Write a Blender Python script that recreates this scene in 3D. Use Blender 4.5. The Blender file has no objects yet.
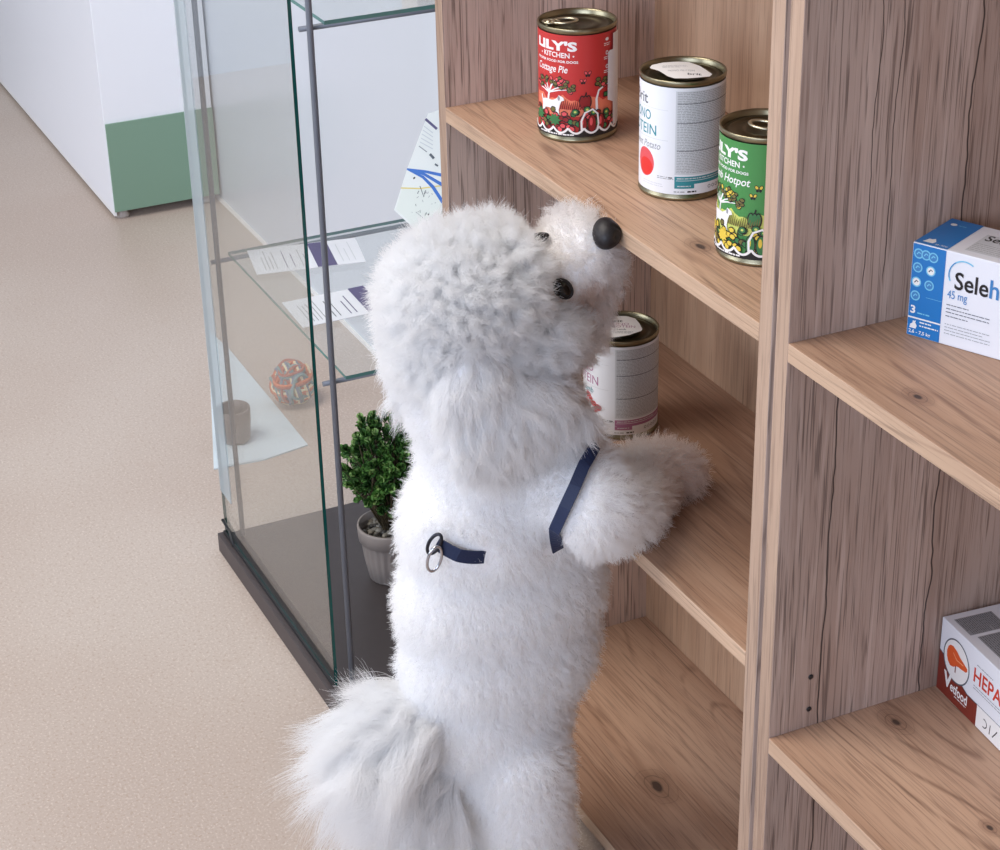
import bpy, bmesh, math, random
import numpy as np
from mathutils import Vector, Matrix, kdtree
from mathutils.bvhtree import BVHTree
from math import sin, cos, pi, radians, atan2, sqrt

random.seed(7)
rng = np.random.default_rng(11)
SC = bpy.context.scene
COL = SC.collection

# ------------------------------------------------------------------ camera
# measured from the vanishing points of the shelves: axes of the picture in world space
RW = np.array([[0.42910682, 0.90301544, -0.02074745],      # right
               [0.40642589, -0.213542, -0.88837932],       # down
               [-0.80665069, 0.37277732, -0.45864118]])    # forward
FPX = 2026.34
EYE = np.array([0.0, 0.0, 1.36])


def ray(px, py):
    return RW.T @ np.array([(px - 500) / FPX, (py - 425) / FPX, 1.0])


def at_x(px, py, X):
    d = ray(px, py)
    return Vector(EYE + d * (X - EYE[0]) / d[0])


def at_y(px, py, Y):
    d = ray(px, py)
    return Vector(EYE + d * (Y - EYE[1]) / d[1])


def at_z(px, py, Z):
    d = ray(px, py)
    return Vector(EYE + d * (Z - EYE[2]) / d[2])


cam_d = bpy.data.cameras.new('camera')
cam = bpy.data.objects.new('camera', cam_d)
COL.objects.link(cam)
cam_d.sensor_width = 36.0
cam_d.lens = FPX / 1000 * 36.0
M = Matrix([[RW[0][i], -RW[1][i], -RW[2][i], EYE[i]] for i in range(3)] + [[0, 0, 0, 1]])
cam.matrix_world = M
cam_d.clip_start = 0.05
SC.camera = cam

# ------------------------------------------------------------------ colour + material helpers


def lin(c):
    return tuple(((v / 255) / 12.92 if v / 255 <= 0.04045 else (((v / 255) + 0.055) / 1.055) ** 2.4) for v in c) + (1.0,)


class NT:
    """tiny node-tree writer"""

    def __init__(self, name):
        self.m = bpy.data.materials.new(name)
        self.m.use_nodes = True
        self.t = self.m.node_tree
        self.t.nodes.clear()
        self.out = self.t.nodes.new('ShaderNodeOutputMaterial')

    def n(self, typ, **kw):
        nd = self.t.nodes.new(typ)
        for k, v in kw.items():
            setattr(nd, k, v)
        return nd

    def link(self, a, b):
        self.t.links.new(a, b)

    def setv(self, sock, v):
        if hasattr(v, 'is_output') or isinstance(v, bpy.types.NodeSocket):
            self.link(v, sock)
        else:
            sock.default_value = v

    def math(self, op, a, b=None, c=None, clamp=False):
        nd = self.n('ShaderNodeMath', operation=op, use_clamp=clamp)
        self.setv(nd.inputs[0], a)
        if b is not None:
            self.setv(nd.inputs[1], b)
        if c is not None:
            self.setv(nd.inputs[2], c)
        return nd.outputs[0]

    def noise(self, vec, scale, detail=3, rough=0.5, dist=0.0):
        nd = self.n('ShaderNodeTexNoise')
        self.link(vec, nd.inputs['Vector'])
        nd.inputs['Scale'].default_value = scale
        nd.inputs['Detail'].default_value = detail
        nd.inputs['Roughness'].default_value = rough
        nd.inputs['Distortion'].default_value = dist
        return nd.outputs['Fac']

    def mapr(self, v, a, b, c=0.0, d=1.0, smooth=True):
        nd = self.n('ShaderNodeMapRange', interpolation_type='SMOOTHSTEP' if smooth else 'LINEAR')
        self.setv(nd.inputs[0], v)
        for i, x in enumerate((a, b, c, d)):
            nd.inputs[1 + i].default_value = x
        return nd.outputs[0]

    def mix(self, fac, a, b, blend='MIX'):
        nd = self.n('ShaderNodeMix', data_type='RGBA', blend_type=blend)
        self.setv(nd.inputs[0], fac)
        self.setv(nd.inputs[6], a)
        self.setv(nd.inputs[7], b)
        return nd.outputs[2]

    def principled(self, color, rough=0.5, metal=0.0, spec=0.5, **kw):
        p = self.n('ShaderNodeBsdfPrincipled')
        self.setv(p.inputs['Base Color'], color)
        self.setv(p.inputs['Roughness'], rough)
        p.inputs['Metallic'].default_value = metal
        p.inputs['Specular IOR Level'].default_value = spec
        for k, v in kw.items():
            self.setv(p.inputs[k], v)
        self.link(p.outputs[0], self.out.inputs[0])
        return p

    def bump(self, p, height, strength, dist=0.001):
        b = self.n('ShaderNodeBump')
        b.inputs['Strength'].default_value = strength
        b.inputs['Distance'].default_value = dist
        self.link(height, b.inputs['Height'])
        self.link(b.outputs[0], p.inputs['Normal'])


def plain(name, rgb, rough=0.5, metal=0.0, spec=0.5, var=0.04, scale=40, bump=0.0, **kw):
    """solid colour with a little procedural variation"""
    N = NT(name)
    tc = N.n('ShaderNodeTexCoord')
    f = N.noise(tc.outputs['Object'], scale, 3)
    c = lin(rgb)
    lo = tuple(v * (1 - var) for v in c[:3]) + (1,)
    hi = tuple(min(1, v * (1 + var)) for v in c[:3]) + (1,)
    p = N.principled(N.mix(f, lo, hi), rough, metal, spec, **kw)
    if bump:
        N.bump(p, f, bump)
    return N.m


def wood(name, light, mid, dark, grain, offset, cracks=(), contrast=1.0, knots=(), vein=0.3, step=None):
    """rustic oak decor.  grain = 'X' or 'Z' (axis the grain runs along)"""
    N = NT(name)
    tc = N.n('ShaderNodeTexCoord')
    mp = N.n('ShaderNodeMapping')
    N.link(tc.outputs['Object'], mp.inputs['Vector'])
    mp.inputs['Location'].default_value = offset
    P = mp.outputs[0]

    def stretched(k, across=1.0):
        m2 = N.n('ShaderNodeMapping')
        N.link(P, m2.inputs['Vector'])
        s = [across] * 3
        s[{'X': 0, 'Z': 2}[grain]] = k
        m2.inputs['Scale'].default_value = s
        return m2.outputs[0]
    broad = N.noise(stretched(0.10), 14, 3, 0.55, 0.2)
    col = N.mix(N.mapr(broad, 0.30, 0.70), lin(mid), lin(light))
    tone = N.noise(stretched(0.05), 5.0, 2, 0.5)
    col = N.mix(N.math('MULTIPLY', N.mapr(tone, 0.45, 0.66), 0.35), col, lin(dark))
    # fine fibres, lighter and darker
    fib = N.noise(stretched(0.030), 480, 3, 0.6)
    col = N.mix(N.math('MULTIPLY', N.mapr(fib, 0.50, 0.72), 0.50 * contrast), col, lin(dark))
    fib3 = N.noise(stretched(0.04), 190, 3, 0.6)
    col = N.mix(N.math('MULTIPLY', N.mapr(fib3, 0.50, 0.72), 0.40), col, lin(light))
    # cathedral grain: thin contour lines of a smooth field
    field = N.noise(stretched(0.085), 7.0, 1.2, 0.4, 0.12)
    rings = N.math('FRACT', N.math('MULTIPLY', field, 26.0))
    tri = N.math('ABSOLUTE', N.math('SUBTRACT', rings, 0.5))
    line = N.mapr(tri, 0.14, 0.0)
    patchy = N.mapr(N.noise(stretched(0.25), 7, 2), 0.46, 0.62)
    brk = N.mapr(N.noise(stretched(0.12), 120, 2), 0.36, 0.56)
    col = N.mix(N.math('MULTIPLY', N.math('MULTIPLY', N.math('MULTIPLY', line, brk), patchy), 0.62 * contrast), col, lin(dark))
    # open pores: short thin dark strokes along the grain
    pore = N.math('ABSOLUTE', N.math('SUBTRACT', N.noise(stretched(0.014), 250, 2, 0.55), 0.5))
    pmask = N.mapr(N.noise(stretched(0.06), 200, 2), 0.42, 0.56)
    pores = N.math('MULTIPLY', N.mapr(pore, 0.050, 0.012), pmask)
    col = N.mix(N.math('MULTIPLY', pores, vein), col, lin((74, 58, 52)))
    # a few drawn-out checks
    ck = N.math('ABSOLUTE', N.math('SUBTRACT', N.noise(stretched(0.03), 11, 2, 0.5), 0.5))
    ckm = N.mapr(N.noise(stretched(0.22), 8, 2), 0.60, 0.66)
    chk = N.math('MULTIPLY', N.mapr(ck, 0.0050, 0.0015), ckm)
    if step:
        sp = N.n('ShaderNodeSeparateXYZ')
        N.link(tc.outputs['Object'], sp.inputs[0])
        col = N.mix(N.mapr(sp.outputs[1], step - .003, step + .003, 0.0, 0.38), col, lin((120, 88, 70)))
    deep = lin((58, 44, 40))
    col = N.mix(N.math('MULTIPLY', chk, 0.75), col, deep)
    sep = N.n('ShaderNodeSeparateXYZ')
    N.link(tc.outputs['Object'], sep.inputs[0])
    along = sep.outputs[{'X': 0, 'Z': 2}[grain]]
    across = sep.outputs[1]
    wob_c = N.n('ShaderNodeCombineXYZ')
    N.link(along, wob_c.inputs[0])
    for (pos, width, wob, a0, a1) in cracks:
        wn = N.noise(wob_c.outputs[0], 6.0, 4, 0.6)
        tgt = N.math('ADD', N.math('MULTIPLY', N.math('SUBTRACT', wn, 0.5), wob), pos)
        dd = N.math('ABSOLUTE', N.math('SUBTRACT', across, tgt))
        c1 = N.mapr(dd, width, width * 0.4)
        rngm = N.math('MULTIPLY', N.mapr(along, a0, a0 + 0.02), N.mapr(along, a1, a1 - 0.02))
        col = N.mix(N.math('MULTIPLY', N.math('MULTIPLY', c1, rngm), 0.9), col, lin((48, 37, 34)))
    for (ka, kc, kr) in knots:
        da = N.math('MULTIPLY', N.math('SUBTRACT', along, ka), 0.62)
        dc = N.math('SUBTRACT', across, kc)
        wn = N.noise(P, 60, 2)
        d = N.math('SQRT', N.math('ADD', N.math('MULTIPLY', da, da), N.math('MULTIPLY', dc, dc)))
        d = N.math('ADD', d, N.math('MULTIPLY', N.math('SUBTRACT', wn, 0.5), kr * 0.9))
        halo = N.mapr(d, kr * 3.2, kr)
        rr = N.math('FRACT', N.math('DIVIDE', d, kr * 0.9))
        ringm = N.mapr(N.math('ABSOLUTE', N.math('SUBTRACT', rr, 0.5)), 0.12, 0.0)
        col = N.mix(N.math('MULTIPLY', halo, 0.45), col, lin(dark))
        col = N.mix(N.math('MULTIPLY', N.math('MULTIPLY', halo, ringm), 0.5), col, lin((80, 58, 48)))
        col = N.mix(N.math('MULTIPLY', N.mapr(d, kr * 0.9, kr * 0.35), 0.85), col, lin((52, 40, 36)))
    p = N.principled(col, 0.5, 0, 0.4)
    hb = N.math('SUBTRACT', 1.0, N.math('ADD', N.math('MULTIPLY', N.mapr(fib, 0.5, 0.68), 0.6), chk))
    N.bump(p, hb, 0.25, 0.0006)
    return N.m


def glass(name, tint, f0=0.045, gain=1.0):
    """thin architectural glass: sees through, mirrors more at grazing angles (same from both sides)"""
    N = NT(name)
    g = N.n('ShaderNodeNewGeometry')
    dp = N.n('ShaderNodeVectorMath', operation='DOT_PRODUCT')
    N.link(g.outputs['Normal'], dp.inputs[0])
    N.link(g.outputs['Incoming'], dp.inputs[1])
    c = N.math('ABSOLUTE', dp.outputs['Value'])
    s = N.math('POWER', N.math('SUBTRACT', 1.0, c, clamp=True), 5.0)
    F = N.math('ADD', N.math('MULTIPLY', s, (1 - f0) * gain), f0, clamp=True)
    tr = N.n('ShaderNodeBsdfTransparent')
    tc = N.n('ShaderNodeTexCoord')
    nz = N.noise(tc.outputs['Object'], 3.0, 2)
    t = lin(tint)
    N.link(N.mix(nz, t, tuple(min(1, v * 1.01) for v in t[:3]) + (1,)), tr.inputs[0])
    gl = N.n('ShaderNodeBsdfGlossy')
    gl.inputs['Roughness'].default_value = 0.0
    mx = N.n('ShaderNodeMixShader')
    N.link(F, mx.inputs[0])
    N.link(tr.outputs[0], mx.inputs[1])
    N.link(gl.outputs[0], mx.inputs[2])
    N.link(mx.outputs[0], N.out.inputs[0])
    return N.m


def translucent(name, rgb, alpha, rough=0.4):
    N = NT(name)
    tc = N.n('ShaderNodeTexCoord')
    f = N.noise(tc.outputs['Object'], 8, 2)
    c = lin(rgb)
    p = N.principled(N.mix(f, c, tuple(v * .95 for v in c[:3]) + (1,)), rough)
    tr = N.n('ShaderNodeBsdfTransparent')
    mx = N.n('ShaderNodeMixShader')
    mx.inputs[0].default_value = alpha
    N.link(tr.outputs[0], mx.inputs[1])
    N.link(p.outputs[0], mx.inputs[2])
    N.link(mx.outputs[0], N.out.inputs[0])
    return N.m


# ------------------------------------------------------------------ object helpers


def link(name, me, mats, parent=None, smooth=False):
    ob = bpy.data.objects.new(name, me)
    COL.objects.link(ob)
    for m in (mats if isinstance(mats, (list, tuple)) else [mats]):
        me.materials.append(m)
    if smooth:
        me.polygons.foreach_set('use_smooth', [True] * len(me.polygons))
        me.update()
    if parent is not None:
        ob.parent = parent
        ob.matrix_parent_inverse = parent.matrix_world.inverted()
    return ob


def thing(name, label, cat, loc=(0, 0, 0), group=None):
    o = bpy.data.objects.new(name, None)
    COL.objects.link(o)
    o.location = loc
    o.matrix_world = Matrix.Translation(loc)
    o.empty_display_size = 0.05
    o['label'] = label
    o['category'] = cat
    if group:
        o['group'] = group
    return o


def tag(o, label=None, cat=None, group=None, kind=None):
    if label:
        o['label'] = label
    if cat:
        o['category'] = cat
    if group:
        o['group'] = group
    if kind:
        o['kind'] = kind
    return o


def from_bm(bm, name, mats, parent=None, smooth=False):
    me = bpy.data.meshes.new(name)
    bm.normal_update()
    bm.to_mesh(me)
    bm.free()
    return link(name, me, mats, parent, smooth)


def bm_box(bm, lo, hi, bev=0.0, mi=0):
    r = bmesh.ops.create_cube(bm, size=1.0)
    vs = r['verts']
    for v in vs:
        v.co = Vector([lo[i] + (v.co[i] + 0.5) * (hi[i] - lo[i]) for i in range(3)])
    fs = {f for v in vs for f in v.link_faces}
    for f in fs:
        f.material_index = mi
    if bev > 0:
        es = list({e for v in vs for e in v.link_edges})
        rb = bmesh.ops.bevel(bm, geom=es, offset=bev, segments=2, affect='EDGES', profile=0.5)
        for f in rb['faces']:
            f.material_index = mi
    return vs


def box(name, lo, hi, mats, parent=None, bev=0.0008):
    bm = bmesh.new()
    bm_box(bm, lo, hi, bev)
    return from_bm(bm, name, mats, parent)


def bm_tube(bm, pts, rad, n=10, mi=0, cap=True, flat=1.0):
    pts = [Vector(p) for p in pts]
    rads = rad if isinstance(rad, (list, tuple)) else [rad] * len(pts)
    prev = None
    rings = []
    for i, p in enumerate(pts):
        t = (pts[min(i + 1, len(pts) - 1)] - pts[max(i - 1, 0)]).normalized()
        if prev is None:
            a = Vector((0, 0, 1)) if abs(t.z) < 0.9 else Vector((1, 0, 0))
            u = t.cross(a).normalized()
        else:
            u = (prev - t * prev.dot(t)).normalized()
        prev = u
        w = t.cross(u)
        rings.append([bm.verts.new(p + (u * cos(2 * pi * k / n) + w * sin(2 * pi * k / n) * flat) * rads[i]) for k in range(n)])
    for a, b in zip(rings, rings[1:]):
        for k in range(n):
            f = bm.faces.new((a[k], a[(k + 1) % n], b[(k + 1) % n], b[k]))
            f.material_index = mi
            f.smooth = True
    if cap:
        for r, s in ((rings[0], -1), (rings[-1], 1)):
            f = bm.faces.new(r if s > 0 else r[::-1])
            f.material_index = mi


def bm_lathe(bm, prof, c, n=72, mi=0, close=False):
    c = Vector(c)
    rings = []
    for (r, z) in prof:
        if r < 1e-6:
            rings.append([bm.verts.new(c + Vector((0, 0, z)))])
        else:
            rings.append([bm.verts.new(c + Vector((r * cos(2 * pi * k / n), r * sin(2 * pi * k / n), z))) for k in range(n)])
    for a, b in zip(rings, rings[1:]):
        for k in range(n):
            va = [a[k % len(a)], a[(k + 1) % len(a)]] if len(a) > 1 else [a[0]]
            vb = [b[(k + 1) % len(b)], b[k % len(b)]] if len(b) > 1 else [b[0]]
            if len(va) + len(vb) < 3:
                continue
            f = bm.faces.new(va + vb)
            f.material_index = mi
            f.smooth = True


def text2d(body, bold=0.0, shear=0.0, space=1.0):
    cu = bpy.data.curves.new('lettering', 'FONT')
    cu.body = body
    cu.size = 1.0
    cu.offset = bold
    cu.shear = shear
    cu.space_character = space
    cu.resolution_u = 3
    ob = bpy.data.objects.new('lettering', cu)
    COL.objects.link(ob)
    dg = bpy.context.evaluated_depsgraph_get()
    me = bpy.data.meshes.new_from_object(ob.evaluated_get(dg))
    vs = [(v.co.x, v.co.y) for v in me.vertices]
    fs = [tuple(p.vertices) for p in me.polygons]
    bpy.data.objects.remove(ob)
    bpy.data.curves.remove(cu)
    bpy.data.meshes.remove(me)
    return vs, fs


class Art:
    """flat printed artwork in millimetres (u right, v up), later wrapped on a can or laid on a box"""

    def __init__(self):
        self.items = []
        self.mats = []
        self.layer = 0

    def mi(self, m):
        if m not in self.mats:
            self.mats.append(m)
        return self.mats.index(m)

    def faces(self, vs, fs, m):
        self.items.append((vs, fs, self.mi(m), self.layer))
        self.layer += 1

    def poly(self, pts, m):
        from mathutils.geometry import tessellate_polygon
        tris = tessellate_polygon([[Vector((p[0], p[1], 0)) for p in pts]])
        self.faces(list(pts), [tuple(t) for t in tris], m)

    def rect(self, u0, u1, v0, v1, m):
        self.faces([(u0, v0), (u1, v0), (u1, v1), (u0, v1)], [(0, 1, 2, 3)], m)

    def disc(self, u, v, ru, rv, m, n=20, rot=0.0, wob=0.0):
        pts = []
        for k in range(n):
            a = 2 * pi * k / n
            q = 1 + wob * sin(a * 5 + u)
            x, y = ru * cos(a) * q, rv * sin(a) * q
            pts.append((u + x * cos(rot) - y * sin(rot), v + x * sin(rot) + y * cos(rot)))
        self.faces(pts, [tuple(range(n))], m)

    def ring(self, u, v, r0, r1, m, a0=0.0, a1=2 * pi, n=28):
        vs, fs = [], []
        for k in range(n + 1):
            a = a0 + (a1 - a0) * k / n
            vs += [(u + r0 * cos(a), v + r0 * sin(a)), (u + r1 * cos(a), v + r1 * sin(a))]
        for k in range(n):
            fs.append((2 * k, 2 * k + 1, 2 * k + 3, 2 * k + 2))
        self.faces(vs, fs, m)

    def stroke(self, pts, w, m):
        vs, fs = [], []
        for i, p in enumerate(pts):
            a = pts[max(i - 1, 0)]
            b = pts[min(i + 1, len(pts) - 1)]
            dx, dy = b[0] - a[0], b[1] - a[1]
            l = sqrt(dx * dx + dy * dy) or 1
            ww = w[i] if isinstance(w, (list, tuple)) else w
            nx, ny = -dy / l * ww / 2, dx / l * ww / 2
            vs += [(p[0] + nx, p[1] + ny), (p[0] - nx, p[1] - ny)]
        for k in range(len(pts) - 1):
            fs.append((2 * k, 2 * k + 1, 2 * k + 3, 2 * k + 2))
        self.faces(vs, fs, m)

    def text(self, body, u0, u1, v0, v1, m, bold=0.0, shear=0.0, fit='wh', slope=0.0):
        vs, fs = text2d(body, bold, shear)
        if not vs:
            return
        x0, x1 = min(v[0] for v in vs), max(v[0] for v in vs)
        y0, y1 = min(v[1] for v in vs), max(v[1] for v in vs)
        sv = (v1 - v0) / (y1 - y0)
        su = (u1 - u0) / (x1 - x0) if fit == 'wh' else sv
        self.faces([(u0 + (x - x0) * su, v0 + (y - y0) * sv + slope * (x - x0) * su) for x, y in vs], fs, m)

    def fine(self, u0, u1, v0, v1, rows, m, h=0.45, gap=0.25, seed=1):
        """rows of illegibly fine print"""
        r = random.Random(seed)
        vs, fs = [], []
        for i in range(rows):
            v = v1 - (v1 - v0) * (i + 0.5) / rows
            u = u0
            end = u1 - (r.random() * (u1 - u0) * 0.3 if r.random() < gap else 0)
            while u < end - 0.5:
                w = min(r.uniform(1.0, 4.5), end - u)
                k = len(vs)
                vs += [(u, v - h / 2), (u + w, v - h / 2), (u + w, v + h / 2), (u, v + h / 2)]
                fs.append((k, k + 1, k + 2, k + 3))
                u += w + r.uniform(0.4, 0.8)
        self.faces(vs, fs, m)

    def build(self, name, mapper, parent, step=None, dl=0.000005, bev=None):
        bm = bmesh.new()
        for vs, fs, mi, layer in self.items:
            b2 = bmesh.new()
            vv = [b2.verts.new((x, y, 0)) for x, y in vs]
            for f in fs:
                try:
                    b2.faces.new([vv[i] for i in f])
                except ValueError:
                    pass
            if step:
                us = [x for x, y in vs]
                k0, k1 = int(min(us) // step), int(max(us) // step) + 1
                for k in range(k0 + 1, k1):
                    bmesh.ops.bisect_plane(b2, geom=b2.verts[:] + b2.edges[:] + b2.faces[:], plane_co=(k * step, 0, 0), plane_no=(1, 0, 0))
            b2.verts.index_update()
            nv = [bm.verts.new(mapper(v.co.x, v.co.y, layer * dl)) for v in b2.verts]
            for f in b2.faces:
                q = [nv[v.index] for v in f.verts]
                if f.normal.z < 0:
                    q = q[::-1]
                try:
                    nf = bm.faces.new(q)
                    nf.material_index = mi
                except ValueError:
                    pass
            b2.free()
        return from_bm(bm, name, self.mats, parent)


def cyl_map(c, r, phi0):
    def f(u, v, d):
        a = phi0 + u / 1000 / r
        return (c[0] + (r + d) * cos(a), c[1] + (r + d) * sin(a), c[2] + v / 1000)
    return f


def plane_map(o, du, dv, nrm):
    o, du, dv, nrm = Vector(o), Vector(du), Vector(dv), Vector(nrm)

    def f(u, v, d):
        return o + du * (u / 1000) + dv * (v / 1000) + nrm * (d + 0.0002)
    return f


# ------------------------------------------------------------------ palette
M_floor = None
Nf = NT('vinyl_floor')
_tc = Nf.n('ShaderNodeTexCoord')
_o = _tc.outputs['Object']
_c = Nf.mix(Nf.mapr(Nf.noise(_o, 1.6, 2), .35, .65), lin((184, 168, 156)), lin((192, 179, 168)))
_c = Nf.mix(Nf.math('MULTIPLY', Nf.mapr(Nf.noise(_o, 240, 3, .6), .5, .68), .55), _c, lin((168, 146, 130)))
_c = Nf.mix(Nf.math('MULTIPLY', Nf.mapr(Nf.noise(_o, 330, 2, .6), .54, .68), .36), _c, lin((232, 222, 212)))
_c = Nf.mix(Nf.math('MULTIPLY', Nf.mapr(Nf.noise(_o, 30, 3, .6), .55, .8), .22), _c, lin((178, 156, 140)))
_p = Nf.principled(_c, 0.42, 0, 0.4)
Nf.bump(_p, Nf.noise(_o, 300, 2), 0.05, 0.0005)
M_floor = Nf.m

M_wall = plain('white_paint', (208, 213, 220), 0.27, var=0.01, scale=4, spec=.75)
M_white = plain('white_laminate', (236, 238, 243), 0.4, var=0.01, scale=5)
M_green = plain('sage_green_laminate', (122, 152, 132), 0.4, var=0.02, scale=8)
M_dark = plain('dark_plastic', (30, 30, 32), 0.5)
M_glass = glass('clear_pane_glass', (252, 254, 253), gain=1.2)
M_edge = plain('green_glass_edge', (16, 78, 74), 0.12, var=.1)
M_shelfedge = plain('pale_glass_edge', (84, 128, 122), 0.15, var=.1)
M_rod = plain('brushed_grey_rod', (112, 117, 127), 0.36, 0.15, var=.03)
M_base = plain('black_brown_foil', (68, 60, 60), 0.5, var=.12, scale=60)
M_haze = translucent('pane_haze_film', (188, 200, 204), 0.42)
M_tin = plain('gold_lacquer_tin', (150, 142, 116), 0.32, 0.95, var=.05, scale=120)
M_tab = plain('pale_tin', (206, 198, 172), 0.3, 0.9, var=.03)
M_tin_dark = plain('inner_tin', (96, 90, 70), 0.35, 0.95, var=.08, scale=120)
M_steel = plain('steel_ring', (190, 190, 195), 0.22, 1.0, var=.02)

# ------------------------------------------------------------------ setting
Z0 = 0.0
fl = box('floor', (-9, -4, -0.05), (3, 1.2, 0.0), M_floor, bev=0)
tag(fl, kind='structure')
wl = box('wall_back', (-9, 1.036, 0.0), (3, 1.2, 2.7), M_wall, bev=0)
tag(wl, kind='structure')
bb = box('baseboard_back', (-9, 1.032, 0.0), (3, 1.036, 0.006), plain('white_sealant', (236, 232, 228), .5), bev=0)
tag(bb, kind='structure')

wl2 = box('wall_left', (-4.35, -4.0, 0.0), (-4.22, .22, 2.7), plain('grey_paint', (196, 200, 206), .5, var=.01), bev=0)
tag(wl2, kind='structure')

# low white cabinet against the wall, upper left
cb = thing('storage_cabinet', 'white storage cabinet with sage green lower end panel by the white wall', 'cabinet', (-4.2, .93, 0))
XE, YF = -3.458, 0.829
box('body', (-5.6, YF, .018), (XE, 1.031, 1.25), M_white, cb, .001)
box('end_panel', (XE, YF + .0015, .018), (XE + .004, 1.031, .186), M_green, cb, .0006)
box('plinth_strip', (-5.6, YF + .001, .008), (XE - .004, YF + .006, .018), plain('white_edge_strip', (240, 240, 240), .4), cb, .0004)
bm = bmesh.new()
bm_lathe(bm, [(0, 0), (.012, 0), (.013, .004), (.010, .008), (.009, .018), (0, .018)], (XE - .02, YF + .02, 0), 20)
from_bm(bm, 'foot', plain('grey_plastic_foot', (186, 176, 168), .5), cb, True)
bm = bmesh.new()
bm_lathe(bm, [(0, 0), (.012, 0), (.013, .004), (.010, .008), (.009, .018), (0, .018)], (XE - .02, 1.01, 0), 20)
from_bm(bm, 'foot', plain('grey_plastic_foot', (186, 176, 168), .5), cb, True)

# ------------------------------------------------------------------ glass display cabinet
GX0, GX1 = -2.242, -1.806           # far end, end against the bookcase
GY0, GY1 = 0.624, 1.030
BZ = 0.027
gc = thing('glass_display_cabinet', 'tall glass display cabinet on a flat black base beside the wooden bookcase', 'display cabinet', (-2.03, .83, 0))
bm = bmesh.new()
bm_box(bm, (GX0 + .003, GY0, 0.0), (GX1, GY0 + .011, BZ), .001)
bm_box(bm, (GX0 + .003, GY0 + .011, 0.0), (GX1, GY1, BZ - .004), .0005)
bm_box(bm, (GX0 + .02, GY0 + .022, BZ - .004), (GX1 - .001, GY1, BZ), .001)
from_bm(bm, 'base', M_base, gc)
PY = 0.636


def pane(name, lo, hi, parent, edge_axis, mats=None):
    """glass slab; the narrow faces carry the green of glass seen edge on"""
    bm = bmesh.new()
    bm_box(bm, lo, hi)
    bm.normal_update()
    for f in bm.faces:
        if abs(f.normal[edge_axis]) < 0.5:
            f.material_index = 1
    return from_bm(bm, name, mats or [M_glass, M_edge], parent)


pane('glass_pane', (-2.2368, PY - .002, BZ - .002), (-1.8420, PY + .002, 1.60), gc, 1)
box('pane_haze', (-2.2368, PY - .0032, .09), (-2.1945, PY - .0021, 1.60), M_haze, gc, 0)  # added film: whitish reflective haze of the pane's far edge, put in as colour
for (x, y) in ((-1.830, .6515), (-2.2165, .6515), (-1.830, 1.018), (-2.2165, 1.018)):
    bm = bmesh.new()
    bm_tube(bm, [(x, y, BZ), (x, y, 1.6)], .0034, 12)
    from_bm(bm, 'rod', M_rod, gc)
for z in (.4165, .8025):
    pane('glass_shelf', (-2.2225, .667, z), (-1.8310, 1.022, z + .004), gc, 2, [M_glass, M_shelfedge])
    bm = bmesh.new()
    for x in (-1.838, -2.2165):
        bm_tube(bm, [(x, .643, z - .003), (x, 1.024, z - .003)], .0028, 10)
    bm_tube(bm, [(-1.838, 1.018, z - .003), (-2.2165, 1.018, z - .003)], .0026, 10)
    from_bm(bm, 'shelf_support', M_rod, gc)
# black corner bracket holding the front pane
bm = bmesh.new()
bm_tube(bm, [(-2.2345, PY - .0045, BZ + .020), (-2.208, PY - .0042, BZ + .016), (-2.196, PY - .0040, BZ + .003), (-2.196, PY - .0045, BZ - .003)], .0021, 8)
from_bm(bm, 'corner_bracket', M_dark, gc)
bm = bmesh.new()
bm_box(bm, (-2.2350, PY - .005, BZ - .001), (-1.8420, PY - .0022, BZ + .004), .0004)
from_bm(bm, 'pane_channel', M_dark, gc)

# ------------------------------------------------------------------ bookcases
W_L, W_M, W_D = (196, 162, 136), (168, 131, 106), (108, 75, 58)
E_L, E_M, E_D = (212, 182, 154), (190, 158, 132), (138, 106, 86)
P_L, P_M, P_D = (220, 199, 186), (198, 173, 158), (114, 88, 76)
BY0, BY1 = 0.770, 1.007
M_edging = wood('oak_edging', E_L, E_M, E_D, 'X', (3, 1, 2), contrast=.7)
M_edging_v = wood('oak_edging_upright', (192, 164, 142), (168, 140, 120), (120, 92, 78), 'Z', (5, 2, 1), contrast=.7)


def board(name, lo, hi, mat, edge, parent):
    """board with the front edge band in its own tone"""
    bm = bmesh.new()
    bm_box(bm, lo, hi, .0007)
    bm.normal_update()
    for f in bm.faces:
        if f.normal.y < -0.4:
            f.material_index = 1
    return from_bm(bm, name, [mat, edge], parent)


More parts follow.
